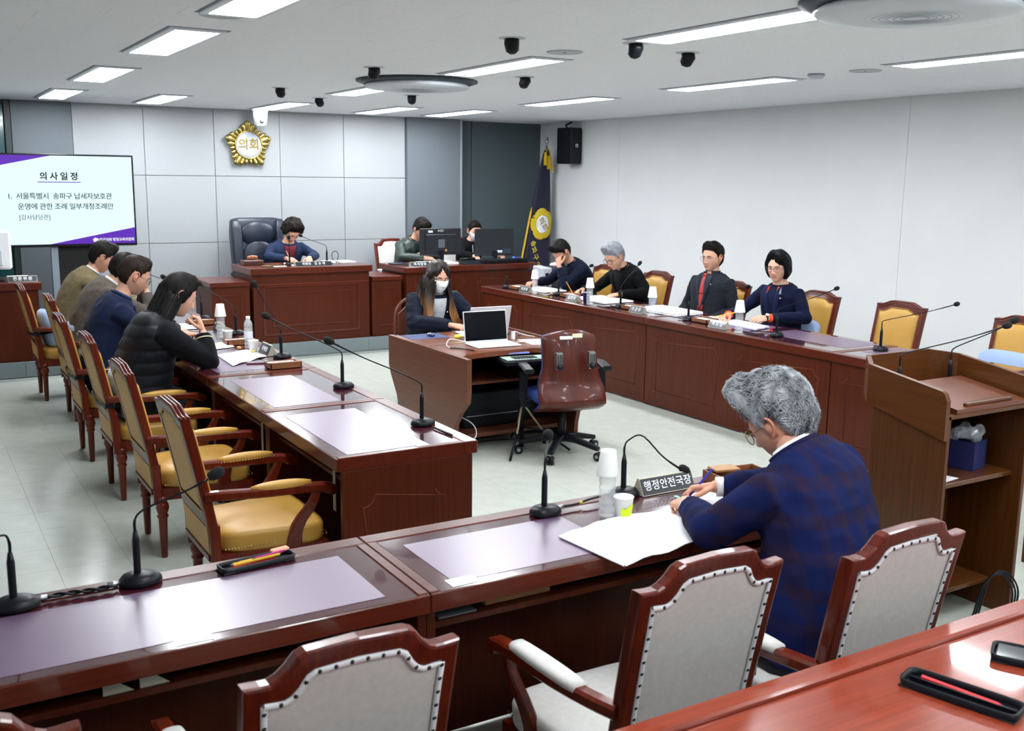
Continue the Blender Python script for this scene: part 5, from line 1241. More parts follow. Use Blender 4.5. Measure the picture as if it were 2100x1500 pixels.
hair_fall(Mh, t, OM, (-170, -34), .03, -.36, .003, .052, .024, wave=.026, tip=(22, 16, 7.5), strands=120, bend=(-.045, .115), seed=5, name='long_hair')
m = M()
for tt in (.3, .55, .75): m.lathe([(.006, 0), (.005, .003), (0, .003)], T.front(-.07, tt, .012), 8, axis=F1)
m.build('snap_buttons', WHITE, t)
t, T, Mh, off, TH, F1, d1, k = BY[8]['_']
OR = mat('orange_collar', '#ee4a17', .7)
for s_, mt_, a, b in ((-1, OR, .045, .075), (-1, mat('grey_collar_band', '#7d8694', .8), .072, .092), (1, OR, .045, .066)):
    T.inf = .014; strip(T, list(np.linspace(.86, .965, 6)), lambda x, s_=s_, a=a: s_*(a-.12*(x-.86)*0), lambda x, s_=s_, b=b: s_*(b-(x-.86)*.2), .012, .006).build('collar_point', mt_, t)
W_ = V(*BY[8]['L']['w'])-off; E_ = V(*BY[8]['L']['e'])-off; dw = unit(W_-E_)
wa = M().tube([W_+dw*.004, W_+dw*.016], .031, 16).build('wristwatch', INK, t); M().lathe([(0, 0), (.016, 0), (.016, .006), (0, .007)], W_+dw*.01+V(0, -.012, .029), 14, axis=(-.1, -.4, .9)).build('watch_dial', WHITE, wa)
t, T, Mh, off, TH, F1, d1, k = BY[6]['_']
W_ = V(*BY[6]['L']['w'])-off; E_ = V(*BY[6]['L']['e'])-off; dw = unit(W_-E_); M().tube([W_-dw*.004, W_+dw*.012], .031, 16).build('wristwatch', INK, t)
t, T, Mh, off, TH, F1, d1, k = BY[11]['_']
m = M(); m.tube([T.front(.035, .93, .02), T.front(.02, .6, .022), T.front(0, .25, .022)], .004, 5).tube([T.front(-.05, .93, .02), T.front(-.025, .6, .022), T.front(0, .25, .022)], .004, 5); m.build('lanyard', mat('lanyard', '#b9bfcc', .6), t)
m = M(); m.ball(TH((0, -.115, -.02)), .035, 12, 8); m.tube([TH((0, -.12, -.03)), TH((0, -.13, -.12)), TH((0, -.12, -.22))], [.025, .022, .008], 10); m.build('tied_hair', BLK, t)
m = M(); m.box((-.0035, .02, .1165), (.0035, .07, .1175)).xf(Matrix([list(r) for r in Mh])).build('hair_parting', SKIN, t)
# ------------------------------------------------------------ things on the desks
H = DESKH
def mic(x, y, z, tip, lb, rz=0, grp='gooseneck microphones', first=None, base=True, stem=.14, low=.5):
    """table microphone: tip = head position relative to the foot"""
    t = thing('microphone', lb, 'microphone', (x, y, z), 0, grp); tx, ty, tz = tip
    if base:
        m = M(); rg = []
        for zz, s_ in ((0, .96), (.004, 1), (.014, .98), (.026, .80), (.032, .55), (.034, .2)):
            rg.append([V(.062*s_*math.cos(a)*(1+.12*math.cos(a)), .048*s_*math.sin(a), zz) for a in [2*PI*i/22 for i in range(22)]])
        m.loft(rg); m.xf(Matrix.Rotation(rz, 4, 'Z')); m.build('foot', INK, t)
    s0 = .02 if base else 0
    M().tube([(0, 0, s0), (0, 0, s0+.02), (0, 0, s0+stem*.8), (0, 0, s0+stem)], [.012, .0105, .0105, .006], 12).build('stem', INK, t)
    top = s0+stem; d = V(tx, ty, tz)-V(0, 0, top); hd = unit(V(d[0], d[1], 0)) if abs(d[0])+abs(d[1]) > 1e-4 else V(1, 0, 0); L_ = np.linalg.norm(d)
    P = bez([(0, 0, top-.01), (0, 0, top+.03), V(0, 0, top)+V(0, 0, .055)+hd*.018, V(0, 0, top)+d*.28+V(0, 0, .035*low*2), V(0, 0, top)+d*.62+V(0, 0, .012*low*2), V(tx, ty, tz)-unit(d)*.028], 22)
    M().tube(P, [.0042]*5+[.0032]*14+[.0042]*3, 8).build('gooseneck', INK, t)
    dd = unit(P[-1]-P[-4]); m = M(); q = V(tx, ty, tz); m.tube([q-dd*.026, q-dd*.018, q-dd*.005, q+dd*.010, q+dd*.02, q+dd*.026], [.009, .0145, .0175, .0175, .013, .005], 14); m.build('foam_head', FOAM, t)
    return t
def rel(b, tip): return tuple(np.array(tip)-np.array(b))
ML = [((2.12, 4.39, H), (1.655, 4.39, 1.225), 'microphone on the nearest left row desk, neck reaching far to the left'), ((2.12, 5.42, H), (1.689, 5.42, 1.215), 'microphone on the second left row desk'),
      ((2.13, 6.53, H), (1.967, 6.53, 1.276), 'upright microphone beside the stacked wooden boxes before the black-vested woman'), ((2.16, 7.68, H), (1.90, 7.68, 1.178), 'microphone between the two water bottles in the left row'),
      ((2.15, 8.65, H), (1.856, 8.65, 1.145), 'microphone in front of the grey-jacketed man'), ((2.15, 9.75, H), (1.86, 9.75, 1.13), 'microphone in front of the man in tan')]
for b, tp, lb in ML: mic(*b, rel(b, tp), lb, PI/2*0, 'microphones on the left desks')
MR = [((5.79, 9.81, H), (6.093, 9.81, .97), 'small microphone at the far end of the right desks', .11), ((5.90, 8.94, H), (6.311, 8.94, 1.072), 'microphone in front of the man holding his forehead', .14), ((5.86, 7.81, H), (6.073, 7.81, 1.188), 'microphone reaching up in front of the silver-haired man', .14),
      ((5.86, 6.83, H), (6.539, 6.83, 1.037), 'microphone crossing in front of the man with the red tie', .14), ((5.83, 5.75, H), (6.467, 5.75, 1.125), 'microphone between the woman in the blazer and the empty chair', .14), ((6.0, 4.90, H), (6.76, 4.86, 1.08), 'microphone just behind the lectern, on the right desks', .14)]
for b, tp, lb, s_ in MR: mic(*b, rel(b, tp), lb, 0, 'microphones on the right desks', stem=s_)
MF = [((.53, 3.0, H), (.764, 2.98, 1.084), 'foreground microphone nearest the pencil tray'), ((.20, 2.98, H), (-.06, 2.80, .99), 'foreground microphone cut off by the left edge'),
      ((1.91, 2.96, H), (1.70, 2.62, 1.17), 'foreground microphone pointing up towards the office chair'), ((2.29, 3.0, H), (2.578, 2.99, .845), 'foreground microphone bent over the black name plate')]
for b, tp, lb in MF: mic(*b, rel(b, tp), lb, 0, 'microphones on the front desks', low=1.3 if 'name plate' in lb else .5)
mic(3.78, 11.2, .985, rel((3.78, 11.2, .985), (3.761, 11.15, 1.30)), 'microphone straight in front of the chairwoman', grp='podium microphones')
mic(4.22, 11.2, .985, rel((4.22, 11.2, .985), (3.95, 11.3, 1.31)), 'microphone to the right of the chairwoman, bent towards her', grp='podium microphones')
mic(3.875, 3.05, 1.0, rel((3.875, 3.05, 1.0), (4.60, 3.02, 1.285)), 'left microphone of the lectern, longest neck', grp='lectern microphones', base=False)
mic(4.235, 3.05, 1.0, rel((4.235, 3.05, 1.0), (4.70, 3.05, 1.30)), 'right microphone of the lectern', grp='lectern microphones', base=False)
# microphone cables on the front desks
def cable(pts, r, lb, grp=None, material=INK, n=30, nm='cable'):
    o = M().tube(bez(pts, n), r, 6).build(nm, material); tag(o, lb, 'cable', grp); return o
t = thing('cable', 'twisted microphone cable with silver plugs between the two lower left microphones', 'cable')
m = M()
for ph in (0, PI): m.tube([V(.26+.21*k/24, 2.985+.006*k/24+.004*math.cos(k*.7+ph)+.006*math.sin(k*.25), H+.010+.004*math.sin(k*.7+ph)) for k in np.linspace(0, 24, 90)], .0040, 6)
m.build('twisted_lead', INK, t); M().tube([(.25, 2.985, H+.014), (.285, 2.985, H+.014)], .0075, 10).build('plug', STEEL, t); M().tube([(.445, 2.99, H+.014), (.475, 2.99, H+.014)], .0075, 10).build('plug', STEEL, t)
t = thing('cable', 'microphone cable with yellow tie beside the large water bottle', 'cable')
M().tube(bez([(1.97, 2.97, H+.014), (2.05, 2.97, H+.012), (2.12, 2.975, H+.02), (2.2, 2.985, H+.02), (2.25, 2.99, H+.014)], 16), .0045, 6).build('lead', INK, t); M().tube([(1.965, 2.965, H+.014), (1.995, 2.968, H+.014)], .0075, 10).build('plug', STEEL, t); M().ball((2.075, 2.972, H+.014), (.012, .007, .007), 8, 6).build('tie', mat('tie_yellow', '#b5a33c', .6), t)
# bottles with an upturned paper cup
def bottle(x, y, z, lb, cup=True, water=True, sc_=1.0):
    t = thing('water_bottle', lb, 'bottle', (x, y, z), 0, 'water bottles'); pr = []
    for i in range(0, 40):
        zz = i/39*.165; r = .030-(.0022 if (i//3) % 2 and zz < .15 else 0)-(.004 if zz < .006 else 0); pr.append((r, zz+.0005))
    pr += [(.029, .17), (.024, .185), (.016, .198), (.0125, .203), (.0125, .214)]
    M().lathe(pr, n=20, cap=True).build('bottle_shell', CLEAR, t)
    if cup:
        M().lathe([(.0375, .150), (.039, .150), (.0395, .154), (.027, .236), (.0265, .238), (0, .238)], n=24, cap=False).lathe([(.0365, .151), (.026, .236)], n=24, cap=False).build('upturned_cup', CUPM, t)
    else:
        M().lathe([(.0135, .203), (.0145, .205), (.0145, .221), (.013, .223), (0, .223)], n=18).build('cap', WHITE, t); M().lathe([(.0302, .07), (.0304, .071), (.0304, .118), (.0302, .119)], n=20, cap=False).build('label_band', mat('bottle_label', '#dfe6ee', .5), t)
    t.scale = (sc_, sc_, sc_); return t
for x, y, lb, c_, s_ in [(5.72, 9.12, 'water bottle under a white cup before the man holding his forehead', True, 1.05), (5.70, 8.09, 'water bottle under a white cup next to the dark blue mug', True, 1.08), (5.73, 7.17, 'water bottle under a white cup, second from the right on the right desks', True, 1.08), (5.70, 6.03, 'water bottle under a patterned cup before the woman in the blazer', True, 1.08),
                (2.02, 7.58, 'water bottle under a white cup beside the podium corner in the left row', True, 1.05), (2.06, 7.02, 'uncovered water bottle with white cap in the left row', False, 1.0), (2.09, 2.83, 'large crystal-like water bottle under a white cup in the foreground', True, 1.02)]:
    bottle(x, y, H, lb, c_, sc_=s_)
def cup(x, y, z, lb, material=CUPM, dots=True, grp='paper cups'):
    t = thing('paper_cup', lb, 'cup', (x, y, z), 0, grp)
    M().lathe([(0, 0), (.025, 0), (.026, .002), (.0355, .072), (.0375, .074), (.0365, .076), (.0345, .073), (.0245, .006), (0, .006)], n=24, cap=False).build('cup_body', material, t)
    return t
c1 = cup(2.14, 2.80, H, 'white paper cup with a lime yellow patch in the foreground')
m = M(); rg = []
for zz in np.linspace(.004, .046, 6): rg.append([V((.0262+.131*zz+.0016)*math.sin(a), -(.0262+.131*zz+.0016)*math.cos(a), zz+.008*math.sin(a*3)*(zz > .04)) for a in np.linspace(-.9, 1.3, 14)])
m.loft(rg, False, closed=False).build('yellow_patch', mat('lime_patch', '#d4ec1e', .6), c1)
cup(2.02, 7.40, H, 'white paper cup with a line drawing beside the far left bottle'); cup(2.05, 6.88, H, 'small paper cup just in front of the capped bottle')
t = thing('mug', 'dark blue paper mug between the name plate and a bottle on the right desks', 'mug', (5.74, 8.20, H))
M().lathe([(0, 0), (.030, 0), (.040, .108), (.042, .110), (.039, .112), (.037, .108), (.028, .004), (0, .004)], n=24, cap=False).build('mug_body', mat('blue_mug', '#25286b', .4), t); M().lathe([(.0408, .106), (.0425, .110), (.040, .113)], n=24, cap=False).build('rim', WHITE, t)
# name plates
PLB = mat('plate_black', '#20242b', .3, coat=.4); PLS = mat('plate_beige', '#b9b4a2', .4, metal=.3)
def plate(x, y, z, w_, h, rz, s, lb, size=.036, grp='black name plates', yaw=0, sp_=1.3, off=0):
    t = thing('name_plate', lb, 'name plate', (x, y, z), rz, grp)
    prof = [(-.035, 0), (.035, 0), (.006, h), (-.004, h)]
    M().prism([(a, b) for a, b in prof], -w_/2, w_/2, 0).build('plate_body', PLS, t)
    sl = V(0, .031, h); n = unit(V(0, -h, .031)); 
    m = M(); a, b = V(0, -.0345, .004), V(0, -.006, h-.003); nn = unit(V(0, -h, .031)); A = [a+nn*.0012, b+nn*.0012]; 
    m.add([(-w_/2+.003, A[0][1], A[0][2]), (w_/2-.003, A[0][1], A[0][2]), (w_/2-.003, A[1][1], A[1][2]), (-w_/2+.003, A[1][1], A[1][2]), (-w_/2+.003, a[1], a[2]), (w_/2-.003, a[1], a[2]), (w_/2-.003, b[1], b[2]), (-w_/2+.003, b[1], b[2])], [(0, 1, 2, 3), (4, 7, 6, 5), (0, 4, 5, 1), (1, 5, 6, 2), (2, 6, 7, 3), (3, 7, 4, 0)])
    m.build('black_face', PLB, t); c = (A[0]+A[1])/2+nn*.0006
    text(s, size, mat('lettering_white', '#e9ebee', .5), t, frame((off, c[1], c[2]), (1, 0, 0), unit(b-a)), bold=.0004, spacing=sp_, extrude=.0004)
    return t
for y, s, lb in [(9.32, '박경희', 'name plate before the man holding his forehead'), (8.42, '김호재', 'name plate left of the dark blue mug'), (7.38, '이강무', 'name plate before the man with the red tie'), (6.30, '곽노상', 'name plate before the woman in the navy blazer')]:
    plate(5.735, y, H, .20, .062, -PI/2, s, lb, .040, sp_=1.5)
def back_plate(x, y, rz, lb):     # seen from behind and from the side
    plate(x, y, H, .20, .062, rz, '위원', lb, .036)
plate(2.10, 6.72, H, .20, .07, -PI/2, '이해정', 'name plate turned sideways behind the microphone before the black-vested woman', .036)
plate(2.09, 7.85, H, .20, .07, -PI/2, '김영심', 'name plate beside the far left water bottle', .036)
plate(2.475, 2.985, H, .255, .062, 0, '행정안전국장', 'large black name plate with white lettering in the foreground', .041, sp_=1.05)
plate(3.99, 11.02, .985, .42, .052, 0, '위원장   김 순 애', 'long name plate on the podium', .036, sp_=1.1)
plate(5.29, 11.0, .94, .25, .055, 0, '의사담당', 'name plate on the clerks desk', .040)
plate(1.04, 11.06, .925, .26, .055, 0, '전문위원', 'name plate on the far left clerk desk', .042)
# papers
def sheet(pts, z, lb, th=.006, wave=.0, cat='papers', grp='loose papers', nm='papers', material=PAPER, curl=0):
    """a sheaf bounded by four corners, with thickness and a slight wave"""
    n = 10; a, b, c, d = [V(*p) for p in pts]; m = M(); top = []; bot = []
    for i in range(n+1):
        for j in range(n+1):
            u, v = i/n, j/n; q = a*(1-u)*(1-v)+b*u*(1-v)+c*u*v+d*(1-u)*v; h = th+wave*math.sin(u*PI*2)**2*(.4+.6*v)+curl*max(0, u-.7)**2*4
            top.append((q[0], q[1], z+h)); bot.append((q[0], q[1], z+max(h-th, .0003)))
    W = n+1; K = W*W; fs = []
    for i in range(n):
        for j in range(n): q = (i*W+j, i*W+j+1, (i+1)*W+j+1, (i+1)*W+j); fs += [q, tuple(x+K for x in q[::-1])]
    ed = [j for j in range(W)]+[i*W+n for i in range(1, W)]+[n*W+j for j in range(n-1, -1, -1)]+[i*W for i in range(n-1, 0, -1)]
    for i in range(len(ed)): p, q = ed[i], ed[(i+1) % len(ed)]; fs.append((p, p+K, q+K, q))
    m.add(top+bot, fs, 0, False); o = m.build(nm, material); tag(o, lb, cat, grp); return o
ZP = H+.001
o = sheet([(1.82, 2.73), (2.07, 2.795), (1.98, 2.60), (1.85, 2.405)], ZP, 'open sheaf of papers hanging over the near edge of the front desk, left page', .004, .012)
sheet([(2.065, 2.795), (2.42, 2.77), (2.24, 2.465), (1.852, 2.402)], ZP+.002, 'large white sheets spread in front of the grey-haired man', .003, .010)
sheet([(2.42, 2.72), (2.60, 2.74), (2.64, 2.88), (2.46, 2.86)], ZP, 'small white pad under the right hand of the grey-haired man', .010)
tag(M().box((2.43, 2.85, ZP+.011), (2.445, 2.875, ZP+.0115)).build('index_tab', mat('green_tab', '#7fd3b0', .6)), 'green index tab on the small white pad', 'sticky tab')
sheet([(1.78, 6.80), (2.02, 6.92), (2.06, 6.62), (1.76, 6.36)], ZP, 'open booklet on the desk before the black-vested woman', .005, .008)
sheet([(1.80, 7.30), (1.98, 7.32), (1.98, 7.10), (1.80, 7.04)], ZP, 'white sheets before the man in the navy jacket', .006)
sheet([(1.80, 8.4), (2.02, 8.4), (2.02, 8.1), (1.80, 8.1)], ZP, 'white papers farther along the left desks', .008)
sheet([(1.82, 9.4), (2.05, 9.4), (2.05, 9.1), (1.82, 9.1)], ZP, 'white papers at the far end of the left desks', .01)
for x0, y0, x1, y1, lb, th in [(5.86, 9.15, 6.16, 9.6, 'white papers before the man holding his forehead', .012), (5.84, 8.05, 6.22, 8.62, 'stack of white paper under the hands of the silver-haired man', .014), (5.86, 7.0, 6.2, 7.6, 'thick white stack of papers before the man with the red tie', .024), (5.90, 6.42, 6.20, 6.85, 'small white papers beside the woman in the blazer', .006)]:
    sheet([(x0, y0), (x1, y0+.03), (x1, y1), (x0, y1-.03)], ZP, lb, th, .003)
sheet([(5.90, 6.05), (6.12, 6.12), (6.16, 6.42), (5.92, 6.40)], ZP, 'lilac-tinted handout under the hands of the woman in the blazer', .012, .01, material=mat('lilac_paper', '#d5d3f0', .7))
sheet([(3.78, 11.42), (4.22, 11.42), (4.22, 11.08), (3.78, 11.10)], .986, 'white papers on the podium under the hands of the chairwoman', .010)
sheet([(4.30, 11.6), (4.62, 11.6), (4.62, 11.3), (4.30, 11.3)], .986, 'sheaf of papers at the right end of the podium', .008)
sheet([(3.56, 11.12), (3.70, 11.12), (3.70, 11.05), (3.56, 11.05)], .986, 'small white note on the left of the podium', .004)
sheet([(5.5, 11.55), (5.95, 11.55), (5.95, 11.12), (5.5, 11.12)], .941, 'open white papers under the left monitor', .01)
sheet([(6.1, 11.52), (6.7, 11.52), (6.7, 11.25), (6.1, 11.25)], .941, 'open white file before the masked clerk', .012)
sheet([(4.07, 6.74), (4.28, 6.68), (4.26, 6.40), (4.05, 6.48)], SZ+.001, 'white sheet on the right side of the stenographers desk', .003)
sheet([(.93, 11.4), (1.12, 11.4), (1.12, 11.15), (.93, 11.15)], .926, 'white papers behind the name plate at the far left', .03)
sheet([(3.74, 2.72), (3.93, 2.74), (3.90, 2.87), (3.74, 2.90)], .683, 'white sheet on the middle shelf of the lectern', .002)
# white stickers at the desk edges
for x0, y0, lb in [(.53, 2.525, 'white sticker on the edge of the lower left desk'), (1.32, 2.53, 'white sticker on the desk edge left of the spread papers')]:
    tag(M().box((x0, y0, H-.0025), (x0+.095, y0+.055, H-.0012)).build('label_sticker', PAPER), lb, 'sticker')
sheet([(1.93, 4.02), (1.99, 4.02), (1.99, 4.25), (1.93, 4.25)], H-.0025, 'thin clear film at the corner of the nearest left desk', .0008, material=mat('film_pale', '#d9d9e4', .3))
# wooden trays
WT = wood('tray_wood', '#8a5a3a', '#6f4227', 'x', .45, .1); WT2 = mat('tray_inside', '#a5794f', .6)
def tray(x, y, z, rz, lb, w_=.20, d=.13, h=.035, papers=True, lid=True):
    t = thing('wooden_tray', lb, 'tray', (x, y, z), rz, 'wooden note trays')
    M().box((-w_/2, -d/2, 0), (w_/2, d/2, .006), .001).build('tray_base', WT, t)
    for a, b in (((-w_/2, -d/2, 0), (w_/2, -d/2+.008, h)), ((-w_/2, d/2-.008, 0), (w_/2, d/2, h)), ((-w_/2, -d/2, 0), (-w_/2+.008, d/2, h)), ((w_/2-.008, -d/2, 0), (w_/2, d/2, h))): M().box(a, b, .001).build('tray_wall', WT, t)
    if papers: M().box((-w_/2+.01, -d/2+.02, .006), (w_/2-.02, d/2-.01, h-.004), .001).build('note_paper', PAPER, t)
    if lid: M().box((-w_/2, -d/2-.002, h), (w_/2, -d/2+.035, h+.006), .001).build('tray_lip', WT, t)
    return t
tray(2.03, 6.19, H, .0, 'wooden tray with white notes before the black-vested woman'); tray(2.05, 7.22, H, 0, 'wooden tray with white notes behind the capped bottle'); tray(2.06, 8.35, H, 0, 'wooden tray farther along the left desks')
tray(5.86, 6.62, H, PI/2, 'wooden tray with notes before the man with the red tie, at the desk joint'); tray(5.86, 7.62, H, PI/2, 'wooden tray beside the third right hand microphone'); tray(5.90, 8.72, H, PI/2, 'wooden tray with black pens on the right desks'); tray(5.82, 9.62, H, PI/2, 'wooden tray at the far end of the right desks')
tray(2.80, 2.90, H, -.12, 'large brown wooden box to the right of the foreground name plate', .24, .20, .045, False, False)
tag(M().box((-.055, -.035, 0), (.055, .035, .010), .002).build('wooden_block', mat('light_wood', '#a4764a', .5), loc=(2.76, 2.965, H+.047), rotz=-.2), 'small light wooden lid resting on the brown box', 'box lid')
tag(M().box((2.84, 2.86, H+.006), (2.9, 2.99, H+.02), .002).build('wooden_divider', WT), 'wooden divider inside the brown foreground box', 'divider')
tray(3.6, 11.22, .985, 0, 'low tray with black pens on the podium', .16, .09, .02)
# gavel
t = thing('gavel_block', 'brown wooden sounding block on the left end of the podium', 'block', (3.42, 11.42, .985)); M().box((-.11, -.08, 0), (.11, .08, .055), .006).build('block', wood('block_wood', '#5b352c', '#452520', 'x', .4, .2), t)
t = thing('gavel', 'turned wooden gavel head lying on the sounding block', 'gavel', (3.42, 11.40, 1.0405))
M().lathe([(0, -.055), (.018, -.055), (.024, -.04), (.019, -.033), (.026, -.026), (.027, 0), (.026, .026), (.019, .033), (.024, .04), (.018, .055), (0, .055)], (0, 0, .027), 18, axis=(1, .0, 0)).build('gavel_head', wood('gavel_wood', '#a0603c', '#7b4427', 'x', .3, .4), t)
tag(M().box((-.05, -.05, 0), (.05, .05, .012), .003).build('wooden_coaster', mat('coaster_wood', '#6e553c', .5), loc=(3.50, 11.12, .986), rotz=.7), 'square wooden coaster set cornerwise on the podium', 'coaster')
cable([(4.33, 11.2, .99), (4.36, 11.2, 1.08), (4.33, 11.2, 1.13), (4.28, 11.2, 1.10), (4.30, 11.2, 1.03), (4.38, 11.18, .99)], .004, 'black cable looped at the right end of the podium')
cable([(3.66, 11.06, .99), (3.66, 11.06, 1.05), (3.69, 11.06, 1.09), (3.71, 11.07, 1.03), (3.70, 11.08, .99)], .0035, 'small black cable loop left of the podium microphone')
# pencils and pens
def pen(p0, p1, r, c, lb, cat='pen', tipc='#2a2a2a'):
    t = thing('pencil' if cat == 'pencil' else 'pen', lb, cat, p0); a = V(0, 0, 0); b = V(*p1)-V(*p0); d = unit(b)
    M().tube([a+d*.012, b], r, 6, smooth=False).build('barrel', mat('pen_'+c.strip('#'), c, .35), t); M().tube([a, a+d*.012], [.0005, r], 6).build('point', mat('pen_tip_'+tipc.strip('#'), tipc, .4), t); return t
pen((3.90, 11.50, .998), (3.835, 11.47, 1.13), .004, '#d9bf7a', 'pencil held by the chairwoman', 'pencil')
pen((5.93, 8.70, .80), (5.90, 8.80, .93), .004, '#e39a2e', 'orange pencil held by the silver-haired man', 'pencil')
pen((5.95, 6.62, .82), (6.10, 6.50, .865), .004, '#f0a81e', 'yellow pencil held by the woman in the blazer', 'pencil')
pen((2.43, 2.80, .80), (2.50, 2.745, .92), .0045, '#3a35b8', 'blue pen in the right hand of the grey-haired man', tipc='#c9c9d0')
pen((5.66, 11.40, .955), (5.76, 11.36, .965), .005, '#1c1c20', 'dark pen in the hand of the clerk in the green jacket')
pen((2.15, 4.12, H+.004), (2.14, 4.30, H+.004), .005, '#17171a', 'black pen lying at the corner of the nearest left desk')
for i, (y, lb) in enumerate([(6.75, 'black pen beside the tray of the man with the red tie'), (7.75, 'black pen near the third right hand microphone'), (9.72, 'black pen at the far end of the right desks')]): pen((5.80, y, H+.006), (5.80, y+.14, H+.008), .005, '#17171a', lb)
pen((5.80, 6.02, H+.006), (6.0, 5.86, H+.006), .005, '#17171b', 'black pen beside the patterned cup bottle')
# pencil case with pens (front left)
t = thing('pencil_tray', 'open black pencil tray full of coloured pens on the lower left desk', 'pencil tray', (.875, 2.978, H), R(7))
def pentray(t, w_, d, h):
    M().box((-w_/2, -d/2, 0), (w_/2, d/2, .003), .001).build('tray_floor', INK, t)
    m = M(); rg = []
    for s_, z in ((1, .001), (1.02, h), (.97, h), (.95, .004)): rg.append([V(w_/2*s_*math.copysign(abs(math.cos(a))**.25, math.cos(a)), d/2*s_*math.copysign(abs(math.sin(a))**.3, math.sin(a)), z) for a in [2*PI*(i+.5)/32 for i in range(32)]])
    m.loft(rg, False).build('tray_rim', INK, t)
pentray(t, .235, .065, .018)
for (x0, y0, x1, y1, c, lb, z) in [(-.10, -.018, .06, -.006, '#d8232a', 'red pen in the pencil tray', .012), (-.09, -.004, .085, .008, '#e9a92c', 'orange pencil in the pencil tray', .018), (-.06, .014, .04, .018, '#e3e6ea', 'white correction pen in the pencil tray', .012), (-.095, -.022, .07, -.014, '#c9a52e', 'yellow pencil along the near side of the pencil tray', .022), (-.02, -.010, .09, .0, '#b0287a', 'magenta pen in the pencil tray', .024)]:
    c_, s_ = math.cos(R(7)), math.sin(R(7)); f_ = lambda x, y: (.875+x*c_-y*s_, 2.978+x*s_+y*c_, H+z); pen(f_(x0, y0), f_(x1, y1), .0042, c, lb)
tag(M().box((-.03, -.011, 0), (.03, .011, .012), .004).build('eraser', mat('peach_eraser', '#f0a58a', .7), loc=(.955, 3.0, H+.02), rotz=R(10)), 'peach coloured eraser at the end of the pencil tray', 'eraser')
t = thing('pen_tray', 'black plastic pen tray with a single red pen on the near desk', 'pen tray', (2.055, 1.375, .7705), R(-74)); pentray(t, .265, .088, .020)
M().box((-.122, -.002, .004), (.122, .002, .014)).build('divider', INK, t)
pen((2.085, 1.285, .781), (2.045, 1.475, .781), .0065, '#e0202a', 'red pen lying in the black pen tray', tipc='#a01018')
t = thing('pen_tray', 'black glossy phone-like tray cut off by the right edge on the near desk', 'pen tray', (2.39, 1.375, .7705), R(-60)); pentray(t, .25, .10, .020); M().box((-.115, -.04, .012), (.115, .04, .017), .003).build('screen_glass', mat('black_glass', '#10131a', .05, coat=1), t)
# phones
for x, y, z, r_, lb in [(1.92, 6.40, H, -.3, 'small red-edged phone lying by the wooden tray'), (6.0, 9.0, H, .4, 'dark purple pouch on the right desks')]:
    t = thing('phone', lb, 'phone', (x, y, z), r_); M().box((-.06, -.03, .0005), (.06, .03, .009), .003).build('case', mat('phone_red' if x < 3 else 'pouch_purple', '#6b1f28' if x < 3 else '#3a3566', .4), t); M().box((-.056, -.027, .009), (.056, .027, .0098)).build('screen', mat('black_glass', '#10131a', .05, coat=1), t)
for i, (x, y, lb) in enumerate([(1.98, 6.98, 'gold wrapped sweet beside the small cup'), (2.02, 6.78, 'second gold wrapped sweet by the small cup'), (5.80, 9.55, 'beige sweet by the far right microphone'), (5.84, 8.98, 'pale wrapped sweet near the second right microphone')]):
    tag(M().ball((0, 0, .012), (.018, .013, .012), 10, 8).build('sweet', mat('gold_wrapper', '#c6a75c', .3, metal=.5), loc=(x, y, H)), lb, 'sweet')
# items on the under-desk shelves of the front row
for x, lb in ((.36, 'pale folded card on the shelf under the lower left desk'), (.45, 'second pale card on the shelf under the lower left desk')):
    tag(M().prism([(0, 0), (.075, 0), (.0, .06)], 2.60, 2.603, 1).build('folded_card', mat('card_pale', '#a8a89a', .7), loc=(x, 0, H-.129)), lb, 'card')
tag(M().box((1.48, 2.62, H-.129), (1.72, 2.75, H-.10), .003).build('wooden_box', WT2), 'shallow light wooden box on the shelf under the front desk', 'box')
tag(M().box((1.31, 2.60, H-.129), (1.44, 2.72, H-.124), .001).build('folder', mat('folder_grey', '#6c7480', .5)), 'grey folder on the shelf under the front desk', 'folder')
for y, lb in ((4.2, 'pale strip hanging under the nearest left desk'), (5.25, 'pale strip hanging under the second left desk')):
    tag(M().box((1.60, y, H-.30), (1.603, y+.03, H-.061)).build('hanging_strip', mat('strip_grey', '#8f9599', .6)), lb, 'strip')
tag(M().box((1.62, 4.72, H-.129), (1.72, 4.86, H-.10), .004).build('wooden_box', WT2), 'small light box on the shelf of the nearest left desk', 'box')
# ------------------------------------------------------------ electronics
def SCR(n, c, e):
    m_ = mat(n, (0.004, 0.004, 0.006), .3, spec=.2); b_ = m_.node_tree.nodes['Principled BSDF']; b_.inputs['Emission Color'].default_value = (*c, 1); b_.inputs['Emission Strength'].default_value = e; return m_
# television
t = thing('television', 'large wall-sized television at the left showing the agenda on a pale blue slide', 'television', (0, 0, 0))
tx0, tx1, tz0, tz1, ty = .41, 2.235, 1.22, 2.165, 11.6
M().box((tx0, ty, tz0), (tx1, ty+.055, tz1), .006).build('bezel', INK, t)
M().box((tx0+.02, ty-.0015, tz0+.028), (tx1-.018, ty+.002, tz1-.018)).build('screen', SCR('slide_pale_blue', (.74, .95, 1.0), 1.12), t)
def flat(poly, y0, nm, m_): return M().prism(poly, y0, y0-.0008, 1).build(nm, m_, t)
Sx0, Sx1, Sz0, Sz1 = tx0+.02, tx1-.018, tz0+.028, tz1-.018
PUR = SCR('slide_purple', (.14, .03, .55), .9)
flat([(Sx0, Sz1), (Sx0+1.0, Sz1), (Sx0, Sz1-.22)], ty-.002, 'purple_corner', PUR); flat([(Sx1, Sz0), (Sx1, Sz0+.165), (Sx1-.84, Sz0)], ty-.002, 'purple_corner', PUR)
DK = SCR('slide_text', (.03, .03, .10), .0); TW = SCR('slide_white', (1, 1, 1), .9)
